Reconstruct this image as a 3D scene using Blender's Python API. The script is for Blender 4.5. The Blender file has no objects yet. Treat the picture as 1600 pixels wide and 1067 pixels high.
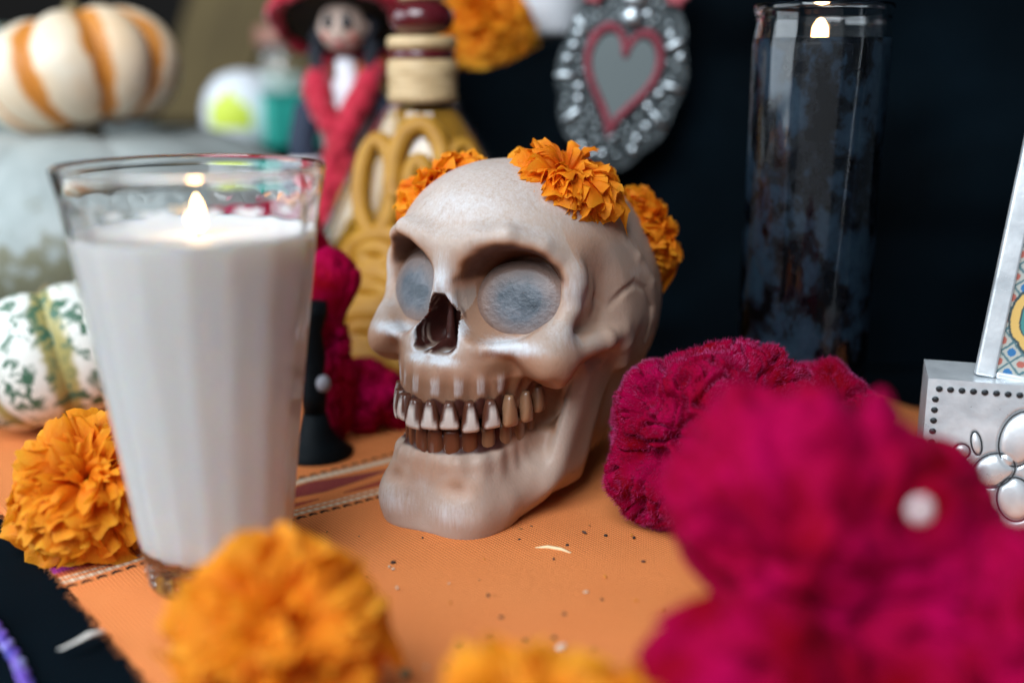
import bpy, bmesh, math, random
import numpy as np
from mathutils import Vector, Matrix, Euler
C = bpy.context
scene = C.scene
COL = scene.collection
R = math.radians
PITCH = R(14.3)
# ---------------------------------------------------------------- camera
cam_d = bpy.data.cameras.new('camera')
cam = bpy.data.objects.new('camera', cam_d); COL.objects.link(cam)
cam.location = (0, 0, 0.1745)
cam.rotation_euler = (R(90) - PITCH, 0, 0)
cam_d.sensor_width = 36; cam_d.lens = 38.25
cam_d.clip_start = 0.01; cam_d.clip_end = 60
cam_d.dof.use_dof = True
cam_d.dof.focus_distance = 0.412
cam_d.dof.aperture_fstop = 2.7
cam_d.dof.aperture_blades = 0
scene.camera = cam
# ---------------------------------------------------------------- world, lamps, exposure
w = bpy.data.worlds.new('World'); scene.world = w; w.use_nodes = True
bg = w.node_tree.nodes['Background']
bg.inputs['Color'].default_value = (0.60, 0.80, 1.0, 1); bg.inputs['Strength'].default_value = 0.07
def area(name, loc, target, size, power, col):
    l = bpy.data.lights.new(name, 'AREA'); l.shape = 'RECTANGLE'; l.size = size[0]; l.size_y = size[1]
    l.energy = power; l.color = col
    o = bpy.data.objects.new(name, l); COL.objects.link(o); o.location = loc
    o.rotation_euler = (Vector(target) - Vector(loc)).to_track_quat('-Z', 'Y').to_euler()
    return o
area('overhead_light', (-0.42, -0.42, 0.98), (-0.02, 0.42, 0.05), (0.85, 0.85), 22.5, (0.85, 0.93, 1.0))
area('window_light', (-1.50, 0.22, 0.60), (-0.02, 0.42, 0.10), (1.4, 1.1), 20.0, (0.80, 0.91, 1.0))
area('front_fill_light', (-0.35, -1.50, 0.55), (0.0, 0.42, 0.10), (2.6, 2.0), 4.5, (0.92, 0.96, 1.0))  # added fill behind the camera, something for tin and mirror to reflect
vs = scene.view_settings
vs.view_transform = 'Standard'; vs.look = 'None'; vs.exposure = 0.25; vs.gamma = 1.0
scene.cycles.max_bounces = 12; scene.cycles.transmission_bounces = 12; scene.cycles.glossy_bounces = 6
scene.cycles.transparent_max_bounces = 12; scene.cycles.use_denoising = True
scene.cycles.sample_clamp_indirect = 6.0
# ---------------------------------------------------------------- helpers
rng = np.random.default_rng(7); random.seed(7)
MAT = {}
def mat(name, col=(.5,.5,.5), rough=.5, metal=0., sss=0., sss_col=None, trans=0., ior=1.45, coat=0., emit=None, estr=0., sheen=0., spec=.5):
    if name in MAT: return MAT[name]
    m = bpy.data.materials.new(name); m.use_nodes = True
    b = m.node_tree.nodes['Principled BSDF']
    b.inputs['Base Color'].default_value = (*col, 1); b.inputs['Roughness'].default_value = rough
    b.inputs['Metallic'].default_value = metal; b.inputs['IOR'].default_value = ior
    b.inputs['Transmission Weight'].default_value = trans; b.inputs['Coat Weight'].default_value = coat
    b.inputs['Specular IOR Level'].default_value = spec
    if sss:
        b.inputs['Subsurface Weight'].default_value = sss
        b.inputs['Subsurface Radius'].default_value = sss_col or (.004, .002, .001)
        b.inputs['Subsurface Scale'].default_value = 1.0
    if sheen:
        b.inputs['Sheen Weight'].default_value = sheen; b.inputs['Sheen Roughness'].default_value = .4
    if emit:
        b.inputs['Emission Color'].default_value = (*emit, 1); b.inputs['Emission Strength'].default_value = estr
    MAT[name] = m
    return m
class NT:
    """small node-graph helper on a material"""
    def __init__(s, m): s.m = m; s.t = m.node_tree; s.b = s.t.nodes['Principled BSDF']
    def n(s, typ, **kw):
        x = s.t.nodes.new(typ)
        for k, v in kw.items():
            if k in x.inputs: x.inputs[k].default_value = v
            else: setattr(x, k, v)
        return x
    def l(s, a, b): s.t.links.new(a, b)
    def coord(s, scale=(1,1,1)):
        tc = s.n('ShaderNodeTexCoord'); mp = s.n('ShaderNodeMapping'); mp.inputs['Scale'].default_value = scale
        s.l(tc.outputs['Object'], mp.inputs['Vector']); return mp.outputs['Vector']
    def noise(s, scale, detail=3, rough=.55, vec=None, sc=(1,1,1)):
        x = s.n('ShaderNodeTexNoise'); x.inputs['Scale'].default_value = scale; x.inputs['Detail'].default_value = detail
        x.inputs['Roughness'].default_value = rough; s.l(vec or s.coord(sc), x.inputs['Vector']); return x.outputs['Fac']
    def ramp(s, fac, stops):
        x = s.n('ShaderNodeValToRGB'); e = x.color_ramp.elements
        while len(e) < len(stops): e.new(.5)
        for el, (p, c) in zip(e, stops):
            el.position = p; el.color = (*c, 1) if not isinstance(c, (int, float)) else (c, c, c, 1)
        s.l(fac, x.inputs['Fac']); return x.outputs['Color']
    def attr(s, name, out='Color'):
        x = s.n('ShaderNodeAttribute'); x.attribute_name = name; return x.outputs[out]
    def mix(s, fac, a, b, mode='MIX'):
        x = s.n('ShaderNodeMix'); x.data_type = 'RGBA'; x.blend_type = mode
        for v, i in ((fac, 0), (a, 6), (b, 7)):
            if hasattr(v, 'links'): s.l(v, x.inputs[i])
            else: x.inputs[i].default_value = v if i == 0 else (*v, 1)
        return x.outputs[2]
    def math(s, op, a, b=None, c=None, clamp=False):
        x = s.n('ShaderNodeMath'); x.operation = op; x.use_clamp = clamp
        for i, v in enumerate((a, b, c)):
            if v is None: continue
            if hasattr(v, 'links'): s.l(v, x.inputs[i])
            else: x.inputs[i].default_value = v
        return x.outputs[0]
    def color(s, c): s.l(c, s.b.inputs['Base Color'])
    def bump(s, h, strength=.3, dist=.0005):
        x = s.n('ShaderNodeBump'); x.inputs['Strength'].default_value = strength; x.inputs['Distance'].default_value = dist
        s.l(h, x.inputs['Height']); s.l(x.outputs['Normal'], s.b.inputs['Normal'])
def mesh(name, v, f, smooth=True):
    me = bpy.data.meshes.new(name)
    v = np.asarray(v, dtype=np.float32)
    if isinstance(f, np.ndarray):
        n, k = f.shape
        me.vertices.add(len(v)); me.vertices.foreach_set('co', v.ravel())
        me.loops.add(n*k); me.loops.foreach_set('vertex_index', f.astype(np.int32).ravel())
        me.polygons.add(n); me.polygons.foreach_set('loop_start', np.arange(0, n*k, k, dtype=np.int32))
        me.update(calc_edges=True); me.validate()
    else:
        me.from_pydata(v.tolist(), [], [tuple(int(i) for i in q) for q in f])
    if smooth: me.polygons.foreach_set('use_smooth', [True]*len(me.polygons))
    me.update()
    return me
def attr_col(me, name, arr):
    a = me.color_attributes.new(name, 'FLOAT_COLOR', 'POINT')
    arr = np.asarray(arr, dtype=np.float32)
    if arr.shape[1] == 3: arr = np.hstack([arr, np.ones((len(arr), 1), np.float32)])
    a.data.foreach_set('color', arr.ravel())
def attr_f(me, name, arr):
    a = me.attributes.new(name, 'FLOAT', 'POINT'); a.data.foreach_set('value', np.asarray(arr, dtype=np.float32).ravel())
def link(name, me, m=None, parent=None, loc=None, rot=None, label=None, cat=None, group=None, kind=None):
    o = bpy.data.objects.new(name, me); COL.objects.link(o)
    if m is not None and me is not None and len(me.materials) == 0: me.materials.append(m)
    if parent is not None: o.parent = parent
    if loc is not None: o.location = loc
    if rot is not None: o.rotation_euler = rot
    if label: o['label'] = label
    if cat: o['category'] = cat
    if group: o['group'] = group
    if kind: o['kind'] = kind
    return o
def thing(name, label, cat, loc=(0,0,0), rot=(0,0,0), group=None):
    return link(name, None, None, None, loc, rot, label, cat, group)
class MB:
    """collects pieces into one mesh"""
    def __init__(s): s.v = []; s.f = []; s.n = 0
    def add(s, v, f):
        s.v.append(np.asarray(v, dtype=np.float64).reshape(-1, 3)); s.f += [tuple(i + s.n for i in q) for q in f]; s.n += len(s.v[-1]); return s
    def lathe(s, prof, n=48, loc=(0,0,0), sx=1., sy=1., closed=False):
        P = np.asarray(prof, float); a = np.linspace(0, 2*np.pi, n, endpoint=False); k = len(P)
        v = np.stack([P[:, 0][:, None]*np.cos(a)*sx, P[:, 0][:, None]*np.sin(a)*sy, np.repeat(P[:, 1][:, None], n, 1)], -1).reshape(-1, 3) + np.array(loc)
        f = []
        for i in range(k-1 if not closed else k):
            i2 = (i+1) % k
            for j in range(n):
                j2 = (j+1) % n; f.append((i*n+j, i*n+j2, i2*n+j2, i2*n+j))
        if not closed:
            if P[0, 0] > 1e-9: f.append(tuple(range(n-1, -1, -1)))
            if P[-1, 0] > 1e-9: f.append(tuple((k-1)*n + j for j in range(n)))
        return s.add(v, f)
    def tube(s, pts, rad, n=8, cap=True, closed=False, flat=1.0):
        P = np.asarray(pts, float); m = len(P)
        rad = np.full(m, rad) if np.isscalar(rad) else np.asarray(rad, float)
        T = np.gradient(P, axis=0) if not closed else (np.roll(P, -1, 0) - np.roll(P, 1, 0))
        T /= np.linalg.norm(T, axis=1)[:, None] + 1e-12
        u = np.cross(T[0], [0, 0, 1.]);
        if np.linalg.norm(u) < 1e-4: u = np.cross(T[0], [0, 1., 0])
        u /= np.linalg.norm(u); a = np.linspace(0, 2*np.pi, n, endpoint=False); V = []
        for i in range(m):
            u = u - T[i]*np.dot(u, T[i]); u /= np.linalg.norm(u) + 1e-12; w_ = np.cross(T[i], u)
            V.append(P[i] + rad[i]*(np.cos(a)[:, None]*u + flat*np.sin(a)[:, None]*w_))
        f = []
        for i in range(m if closed else m-1):
            i2 = (i+1) % m
            for j in range(n):
                j2 = (j+1) % n; f.append((i*n+j, i*n+j2, i2*n+j2, i2*n+j))
        if cap and not closed: f.append(tuple(range(n-1, -1, -1))); f.append(tuple((m-1)*n + j for j in range(n)))
        return s.add(np.concatenate(V), f)
    def ell(s, c, r, n=20, k=12, rotm=None):
        ph = np.linspace(0, np.pi, k+1)[1:-1]; a = np.linspace(0, 2*np.pi, n, endpoint=False)
        v = [[0, 0, 1]] + [[math.sin(p)*math.cos(q), math.sin(p)*math.sin(q), math.cos(p)] for p in ph for q in a] + [[0, 0, -1]]
        v = np.array(v)*np.array(r)
        if rotm is not None: v = v @ np.array(rotm).T
        v = v + np.array(c); L = len(v) - 1; f = []
        for j in range(n):
            f.append((0, 1+j, 1+(j+1) % n)); f.append((L, 1+(k-2)*n+(j+1) % n, 1+(k-2)*n+j))
            for i in range(k-2): f.append((1+i*n+j, 1+(i+1)*n+j, 1+(i+1)*n+(j+1) % n, 1+i*n+(j+1) % n))
        return s.add(v, f)
    def box(s, c, d, rotm=None):
        v = np.array([[x, y, z] for x in (-.5, .5) for y in (-.5, .5) for z in (-.5, .5)])*np.array(d)
        if rotm is not None: v = v @ np.array(rotm).T
        return s.add(v + np.array(c), [(0,1,3,2),(4,6,7,5),(0,4,5,1),(2,3,7,6),(0,2,6,4),(1,5,7,3)])
    def me(s, name, smooth=True): return mesh(name, np.concatenate(s.v), s.f, smooth)
def bevel(o, wdt, seg=2):
    m = o.modifiers.new('bevel', 'BEVEL'); m.width = wdt; m.segments = seg; m.limit_method = 'ANGLE'; return o
def sstep(a, b, x): t = np.clip((x - a)/(b - a), 0, 1); return t*t*(3 - 2*t)
_perm = np.random.default_rng(3).random((64, 64, 64)).astype(np.float32)
def vnoise(p, s):
    q = np.asarray(p, np.float32)*s; i = np.floor(q).astype(int); t = q - i; t = t*t*(3 - 2*t); r_ = 0
    for dx in (0, 1):
        for dy in (0, 1):
            for dz in (0, 1):
                wgt = (t[:, 0] if dx else 1-t[:, 0])*(t[:, 1] if dy else 1-t[:, 1])*(t[:, 2] if dz else 1-t[:, 2])
                r_ = r_ + wgt*_perm[(i[:, 0]+dx) & 63, (i[:, 1]+dy) & 63, (i[:, 2]+dz) & 63]
    return r_*2 - 1
_iso = {}
def icosphere(sub):
    if sub not in _iso:
        bm = bmesh.new(); bmesh.ops.create_icosphere(bm, subdivisions=sub, radius=1)
        bm.verts.ensure_lookup_table()
        _iso[sub] = (np.array([x.co[:] for x in bm.verts]), np.array([[q.index for q in f.verts] for f in bm.faces])); bm.free()
    return _iso[sub][0].copy(), _iso[sub][1]
# signed distance toolkit (millimetres) and surface nets
def s_ell(p, c, r):
    q = p - np.array(c, np.float32); r = np.array(r, np.float32)
    k0 = np.linalg.norm(q/r, axis=1); k1 = np.linalg.norm(q/(r*r), axis=1) + 1e-9
    return k0*(k0 - 1)/k1
def s_cap(p, a, b, ra, rb):
    a = np.array(a, np.float32); b = np.array(b, np.float32); d = b - a
    h = np.clip(((p - a) @ d)/(d @ d), 0, 1); return np.linalg.norm(p - a - h[:, None]*d, axis=1) - (ra + (rb - ra)*h)
def s_chain(p, pts, rad, k=2.):
    d = None
    for i in range(len(pts)-1):
        e = s_cap(p, pts[i], pts[i+1], rad[i], rad[i+1]); d = e if d is None else smin(d, e, k)
    return d
def smin(a, b, k): h = np.maximum(k - np.abs(a - b), 0)/k; return np.minimum(a, b) - h*h*k*.25
def smax(a, b, k): return -smin(-a, -b, k)
def surface_nets(fn, lo, hi, res, coarse=5):
    lo = np.array(lo, float); n = (np.ceil((np.array(hi) - lo)/res/coarse).astype(int))*coarse + 1
    nc = (n - 1)//coarse + 1
    gc = np.stack(np.meshgrid(*[np.arange(k)*res*coarse + lo[i] for i, k in enumerate(nc)], indexing='ij'), -1).reshape(-1, 3).astype(np.float32)
    dc = fn(gc).reshape(nc)
    D = np.repeat(np.repeat(np.repeat(dc, coarse, 0), coarse, 1), coarse, 2)[:n[0], :n[1], :n[2]].copy()
    near = np.abs(dc) < res*coarse*2.2
    M = np.repeat(np.repeat(np.repeat(near, coarse, 0), coarse, 1), coarse, 2)
    h = coarse//2; M = np.roll(M, (-h, -h, -h), (0, 1, 2))[:n[0], :n[1], :n[2]]
    idx = np.argwhere(M); pts = (idx*res + lo).astype(np.float32)
    D[M] = np.concatenate([fn(q) for q in np.array_split(pts, max(1, len(pts)//200000))])
    s = D < 0
    a = np.zeros(tuple(n - 1), np.int8)
    for dx in (0, 1):
        for dy in (0, 1):
            for dz in (0, 1): a += s[dx:n[0]-1+dx, dy:n[1]-1+dy, dz:n[2]-1+dz]
    act = np.argwhere((a > 0) & (a < 8)); vid = np.full(tuple(n - 1), -1, np.int32); vid[tuple(act.T)] = np.arange(len(act))
    acc = np.zeros((len(act), 3)); cnt = np.zeros(len(act))
    cor = [(x, y, z) for x in (0, 1) for y in (0, 1) for z in (0, 1)]
    for c0 in cor:
        for ax in range(3):
            if c0[ax]: continue
            c1 = list(c0); c1[ax] = 1
            d0 = D[tuple((act + c0).T)]; d1 = D[tuple((act + c1).T)]; cr = (d0 < 0) != (d1 < 0)
            t = d0/(d0 - d1 + 1e-12); q = np.tile(np.array(c0, float), (len(act), 1)); q[:, ax] = t
            acc[cr] += q[cr]; cnt[cr] += 1
    V = (act + acc/cnt[:, None])*res + lo
    F = []
    for ax in range(3):
        b_, c_ = (ax+1) % 3, (ax+2) % 3
        sl0 = [slice(None)]*3; sl1 = [slice(None)]*3; sl0[ax] = slice(0, n[ax]-1); sl1[ax] = slice(1, n[ax])
        e = np.argwhere(s[tuple(sl0)] != s[tuple(sl1)]); e = e[(e[:, b_] > 0) & (e[:, c_] > 0) & (e[:, b_] < n[b_]-1) & (e[:, c_] < n[c_]-1)]
        inside = s[tuple(e.T)]
        def g(db, dc_):
            q = e.copy(); q[:, b_] -= db; q[:, c_] -= dc_; return vid[tuple(q.T)]
        quad = np.stack([g(0, 0), g(1, 0), g(1, 1), g(0, 1)], 1)
        quad[~inside] = quad[~inside][:, ::-1]; F.append(quad)
    F = np.concatenate(F); F = F[(F >= 0).all(1)]
    return V, F
# ---------------------------------------------------------------- setting
def sheet(nx, ny, fx):
    u, v = np.meshgrid(np.linspace(0, 1, nx), np.linspace(0, 1, ny)); P = fx(u.ravel(), v.ravel())
    i = np.arange(nx*ny).reshape(ny, nx)
    F = np.stack([i[:-1, :-1], i[:-1, 1:], i[1:, 1:], i[1:, :-1]], -1).reshape(-1, 4)
    return P, F, u.ravel(), v.ravel()
m_black = mat('black_cotton', (.0045, .0085, .0125), .9, spec=.04); T = NT(m_black)
cl = T.noise(9, 4); T.color(T.ramp(cl, [(.3, (.0008, .0018, .0027)), (.7, (.0018, .0052, .0085))])); T.bump(T.noise(1600, 2), .25, .0004)
# table and wall
mb = MB().box((0, .55, -.022), (1.9, 1.5, .036)); link('table', mb.me('table', False), mat('table_wood', (.10, .05, .025), .6), kind='structure')
mb = MB().box((0, 2.02, .5), (6, .04, 3.6)); link('back_wall', mb.me('back_wall', False), mat('wall_brown', (.007, .005, .0035), .9), kind='structure')
mb = MB().box((0, .75, -.80), (6, 3.4, .04)); link('floor', mb.me('floor', False), mat('floor_dark', (.05, .04, .035), .8), kind='structure')
# black tablecloth lying flat on the table
def f_tab(u, v):
    x = -.94 + 1.88*u; y = -.19 + 1.48*v; p = np.stack([x, y, x*0], 1)
    return np.stack([x, y, -.0015 + .0012*vnoise(p, 18) + .0006*vnoise(p, 60)], 1)
P, F, _, _ = sheet(220, 180, f_tab)
link('tablecloth', mesh('tablecloth', P, F), m_black, label='black cotton tablecloth spread under the orange runner', cat='tablecloth')
# altar step behind, draped in black cloth: low at the left, rising towards the right
def f_drape(u, v):
    x = -.058 + 1.0*u
    h = .1715 + .020*sstep(-.02, .04, x) + .50*sstep(.052, .20, x)
    L = h + .42; s = v*L
    z = np.minimum(s, h); y = .628 - .02*x + np.maximum(s - h, 0)
    r_ = .012; k = np.clip((s - (h - r_))/(2*r_), 0, 1)
    p = np.stack([x, s, x*0], 1)
    fold = .0045*np.sin(38*x + 9*s + 3*vnoise(p, 5)) + .010*vnoise(p*np.array([.7, 1.2, 1]), 9) + .005*vnoise(p*np.array([1, 1.8, 1]), 22)
    amp = sstep(0, .04, s)*.9 + .1
    up = sstep(h - .01, h + .03, s)
    y = y - fold*amp*(1 - up); z = z + fold*.35*up - .0045*(1 - np.abs(2*k - 1))*0
    return np.stack([x, y, np.maximum(z, .0002)], 1)
P, F, _, _ = sheet(330, 260, f_drape)
o = link('draped_step', mesh('draped_step', P, F), m_black, label='altar step covered with black cloth behind the skull', cat='cloth')
mb = MB().box((-.31, 1.12, .055), (.50, .40, .108)); o = link('low_shelf', mb.me('low_shelf', False), m_black, label='low black covered shelf under the jar', cat='shelf'); bevel(o, .004)
mb = MB().box((0, 0, 0), (.36, .03, 1.5)); o = link('lit_wall_board', mb.me('board', False), None, loc=(-.19, 1.55, .40), rot=(0, R(20), R(4)), label='brown board standing in for the lit part of the back wall', cat='board')  # added board, its brown stands in for light on the back wall
m = mat('lit_wall_brown', (.16, .10, .035), .7); T = NT(m); T.color(T.ramp(T.noise(6, 4, sc=(6, 1, 1)), [(.3, (.10, .066, .022)), (.7, (.20, .14, .050))])); o.data.materials.append(m)
# orange woven runner
RP0 = np.array([-.149, .3455]); RS = np.array([.7795, .6264]); RN = np.array([-.6264, .7795])
def build_runner():
    a = np.concatenate([np.linspace(-.006, .03, 60), np.linspace(.031, .24, 300), np.linspace(.245, .40, 20)])
    b = np.concatenate([np.linspace(-.33, -.010, 60), np.linspace(-.008, .046, 150), np.linspace(.048, .19, 26)])
    A, B = np.meshgrid(a, b); A = A.ravel(); B = B.ravel()
    p = np.stack([A, B, A*0], 1)
    ed = np.where(A < -.0055, .0012*vnoise(p, 160) + .0010*vnoise(p, 600), 0)
    A2 = A + ed
    xy = RP0 + A2[:, None]*RS + B[:, None]*RN
    z = .0012 + .0008*vnoise(p, 16) + .0004*vnoise(p, 40) + .0005*np.exp(-((A*.5 + B - .02 + .01*vnoise(p, 20) + .13)/.006)**2); z = np.where(A < -.0055, .0003, z)
    V = np.column_stack([xy, z]); n, k = len(b), len(a); i = np.arange(n*k).reshape(n, k)
    F = np.stack([i[:-1, :-1], i[:-1, 1:], i[1:, 1:], i[1:, :-1]], -1).reshape(-1, 4)
    me = mesh('runner', V, F)
    # woven band: black twists, cream lines, magenta diamonds
    col = np.zeros((len(A), 3)); wgt = np.zeros(len(A))
    def lay(mask, c): 
        mask = np.clip(mask, 0, 1)[:, None]; col[:] = col*(1 - mask) + np.array(c)*mask; wgt[:] = np.maximum(wgt, mask[:, 0])
    tw = lambda per, ph=0: .5 + .5*np.sin(2*np.pi*A/per + ph)
    tri = 1 - np.abs(((A + .012)/.078 % 1)*2 - 1); tri2 = 1 - tri
    bow = .0045*tri
    cream = (.80, .68, .50); blk = (.012, .011, .012); mag = (.20, .006, .050); red = (.42, .045, .045)
    spk = .80 + .20*np.sign(np.sin(A*2*np.pi/.0016)*np.sin(B*2*np.pi/.0016))
    lay(sstep(.0060, .0050, np.abs(B - .0225 - bow*.4)/np.maximum(tri, .05)/1.25)*spk*(tri > .12), mag)
    lay(sstep(.0042, .0034, np.abs(B - .0125)/np.maximum(tri2, .05)/1.1)*spk*(tri2 > .15), red)
    lay(sstep(.0024, .0019, np.abs(B - .0318 - bow*.5))*(.78 + .22*tw(.0032)), cream)
    lay(sstep(.0015, .0011, np.abs(B - .0040))*(.62 + .38*tw(.0032)), cream)
    lay(sstep(.0008, .0006, np.abs(B - .0075))*(.62 + .38*tw(.0032, 1.6)), cream)
    for bb in (.0, .0372):
        lay(sstep(.0012, .0008, np.abs(B - bb - .0005*np.sin(2*np.pi*A/.0052)))*sstep(.05, .3, tw(.0052)), blk)
    lay(sstep(.0035, .0025, np.abs(B - .015))*sstep(.004, .0, A), (.30, .03, .20))
    attr_col(me, 'band', col); attr_f(me, 'bandw', wgt)
    uv = me.attributes.new('weave', 'FLOAT_VECTOR', 'POINT'); uv.data.foreach_set('vector', np.column_stack([A, B, A*0]).astype(np.float32).ravel())
    m = mat('orange_weave', rough=.9, sheen=.03, spec=.06); T = NT(m)
    at = T.n('ShaderNodeAttribute'); at.attribute_name = 'weave'
    def wave(d):
        x = T.n('ShaderNodeTexWave'); x.wave_type = 'BANDS'; x.bands_direction = d; x.inputs['Scale'].default_value = 240
        x.inputs['Distortion'].default_value = .8; x.inputs['Detail'].default_value = 1; x.inputs['Detail Scale'].default_value = .15; T.l(at.outputs['Vector'], x.inputs['Vector']); return x.outputs['Fac']
    wv = T.ramp(T.math('MULTIPLY', wave('X'), wave('Y')), [(.04, 0.), (.36, 1.)]); n1 = T.noise(14, 4); n2 = T.noise(420, 3)
    base = T.mix(n1, (.90, .270, .080), (.95, .345, .115))
    base = T.mix(T.math('MULTIPLY', T.math('SUBTRACT', 1.0, wv), .46), base, (.42, .085, .010))
    c = T.mix(T.attr('bandw', 'Fac'), base, T.attr('band'))
    T.color(c); T.bump(T.math('ADD', wv, T.math('MULTIPLY', n2, .5)), .8, .0008)
    t = thing('table_runner', 'orange woven table runner with black, cream and magenta bands under the skull', 'table runner')
    link('woven_cloth', me, m, t)
    # frayed threads along the cut edge
    r2 = np.random.default_rng(4); mbf = MB()
    for i in range(420):
        bb = r2.uniform(-.22, .12); q = RP0 + RN*bb + RS*(-.0060 + r2.normal(0, .0005)); d = -RS*r2.uniform(.0006, .0026) + RN*r2.normal(0, .0010)
        mbf.tube([(*q, .0006), (*(q + d*.5), .0010 + r2.random()*.0008), (*(q + d), .0002 + r2.random()*.0010)], [.00013, .00011, .00006], 3)
    link('frayed_edge', mbf.me('frayed_edge'), mat('orange_thread', (.62, .20, .06), .9), t, kind='stuff')
build_runner()
# violet braid on the black cloth in the near left corner
pts = [(-.2000, .3500), (-.184, .334), (-.1690, .3185), (-.1590, .3060), (-.148, .292), (-.139, .278), (-.128, .255)]
t_ = np.linspace(0, 1, 90); pp = np.array([np.interp(t_, np.linspace(0, 1, 7), [q[k] for q in pts]) for k in (0, 1)]).T
mbv = MB()
for ph in (0, np.pi):
    a_ = t_*46 + ph; nrm = np.array([.76, .65])
    mbv.tube(np.column_stack([pp + nrm*(np.cos(a_)*.0011)[:, None], .0016 + .0007*np.sin(a_)]), .0011, 6)
m = mat('violet_braid', rough=.5); T = NT(m); T.color(T.ramp(T.noise(120, 2), [(.35, (.05, .05, .32)), (.55, (.16, .07, .45)), (.7, (.35, .45, .65))]))
link('braid', mbv.me('braid'), m, label='violet and blue twisted braid on the black cloth at the near left', cat='braid')
# ---------------------------------------------------------------- skull (millimetres, face towards -Y)
SK_LOC = (-0.0040, 0.4335, 0.0); SK_ROT = R(-31.7)
def sk_x(y, z, off=0.): return 50.5*math.sqrt(max(.02, 1 - ((y - 25)/60)**2 - ((z - 83)/53)**2)) + off
def sk_na(S):
    na = smin(s_ell(S, (4.6, -46, 75.5), (5.2, 15, 5.6)), s_ell(S, (1.3, -49, 82.5), (3.8, 15, 9.6)), 3)
    return smin(na, s_ell(S, (3.4, -47, 79.5), (4.2, 15, 7.4)), 3)
def sk_orb(S):
    orb = s_ell(S, (22.3, -44, 91.6), (16.8, 34, 17))
    return smin(orb, s_ell(S, (26.5, -40, 94.5), (14, 32, 13.5)), 6)
NT_ = 24
def skull_sdf(p):
    x, y, z = p[:, 0], p[:, 1], p[:, 2]
    ax = np.abs(x); S = np.stack([ax, y, z], 1)
    d = smin(s_ell(p, (0, 25, 83), (50.5, 60, 53)), s_ell(p, (0, 44, 70), (43, 44, 42)), 14)
    d = smin(d, s_ell(p, (0, -1, 99.5), (44, 38.5, 37.8)), 12)
    d = smax(d, -s_ell(S, (52, -8, 88), (9, 14, 20)), 8)          # hollow temples
    d = smin(d, s_ell(p, (0, 26, 38), (36, 48, 38)), 10)            # base
    d = smin(d, s_ell(S, (0, -26, 66), (28, 21, 24)), 8)            # face block
    al = np.sqrt((x/25)**2 + ((y + 20)/34)**2)
    al_r = 1.0 + .04*np.clip((58 - z)/14, 0, 1)
    d = smin(d, smax((al - al_r)*25, np.abs(z - 57) - 11.5, 4), 6)
    brow = s_chain(S, [(2, -35.5, 107), (12, -36.2, 111.4), (23, -33, 113.2), (33, -25, 109), (38.5, -15.5, 101), (41, -13.5, 95)], [4.4, 3.9, 3.6, 2.9, 2.9, 4.0])
    d = smin(d, brow, 6)
    rim = s_chain(S, [(40.5, -15, 98), (41, -17, 86), (39, -23, 77), (31, -33, 72.5), (20, -41, 75.5), (10, -45, 83)], [4.4, 3.6, 4.2, 4.2, 3.4, 3.4])
    d = smin(d, rim, 4)
    nose = s_chain(S, [(0, -36.0, 108), (0, -38.4, 102), (0, -41.2, 95.5)], [4.0, 3.0, 2.2])
    nose = smin(nose, s_chain(S, [(1.0, -39.6, 96), (7.2, -41.6, 84), (12.0, -42.2, 73)], [3.0, 4.4, 4.8]), 4)
    d = smin(d, nose, 5)
    d = smin(d, s_ell(S, (37, -25, 67.0), (9.5, 11.5, 11)), 6)
    d = smin(d, s_chain(S, [(40, -20, 69), (46.5, 0, 71), (47, 12, 72.5), (45, 24, 75)], [6, 4.2, 4.0, 3.0]), 4)
    d = smax(d, -sk_orb(S), 4.2)
    d = smin(d, s_ell(S, (22.5, -6.5, 90), (22, 13, 21)), 1.5)       # floor behind the glass eyes
    d = smax(d, -s_ell(S, (35, -39, 50), (11, 15, 11)), 6)          # under the cheeks
    # lower jaw
    tp = np.clip(z/34, 0, 1)
    hw = 25.5 - 3.0*tp*np.clip((6 - y)/20, 0, 1) + 10*np.clip((y + 30)/50, 0, 1); yf = -58 + 3.9*tp
    cr = 17.
    ex = ax - (hw - cr); ey = -(y - (yf + cr))
    b2 = np.sqrt(np.maximum(ex, 0)**2 + np.maximum(ey, 0)**2) + np.minimum(np.maximum(ex, ey), 0) - cr
    slope = np.clip((y + 48)/62, 0, 1)*9.5
    jaw = smax(b2, np.maximum(slope - z, z - (31.5 + .06*(y + 58))), 4)
    jaw = smax(jaw, y - 10, 5)
    und = smax(smax(b2 + 4.5 + .25*np.clip(y + 30, 0, 60), z - 28, 4), y - 30, 5)
    jaw = smin(jaw, und, 1.5)
    # ramus plate
    rx = np.abs(ax - (32.2 + .12*(z - 15))) - 4.2; ry = np.abs(y - (-4.5 + .36*(z - 20))) - 14.5; rz = np.abs(z - 40) - 29
    ram = smax(smax(rx, ry, 8), rz, 8)
    jaw = smin(jaw, ram, 8)
    d = smin(d, jaw, 3)
    d = smin(d, s_ell(S, (13.5, -48.6, 12), (10.5, 8.6, 10)), 8)
    d = smin(d, s_chain(S, [(14, -46.5, 10), (20, -36, 11), (24, -20, 15)], [8.5, 8.5, 8]), 8)       # chin bosses
    d = smax(d, -s_ell(S, (15, -62.2, 23), (6, 5.5, 3)), 6)
    low = np.sqrt((x/22.8)**2 + ((y + 20)/33.6)**2)
    d = smin(d, smax((low - 1)*22.5, np.abs(z - 33) - 9, 3), 4)
    # hollow between jaw plate and the teeth, mouth slit
    d = smax(d, -s_chain(S, [(29.5, -17, 63), (28, -21, 48), (26.5, -25, 36)], [3.4, 4.0, 2.6]), 2.5)
    d = smax(d, -smax(smax(np.abs(z - 42.8) - 1.6, (.88 - al)*25, 2), y + 24, 3), 2)
    d = smax(d, -sk_na(S), .9)
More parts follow.
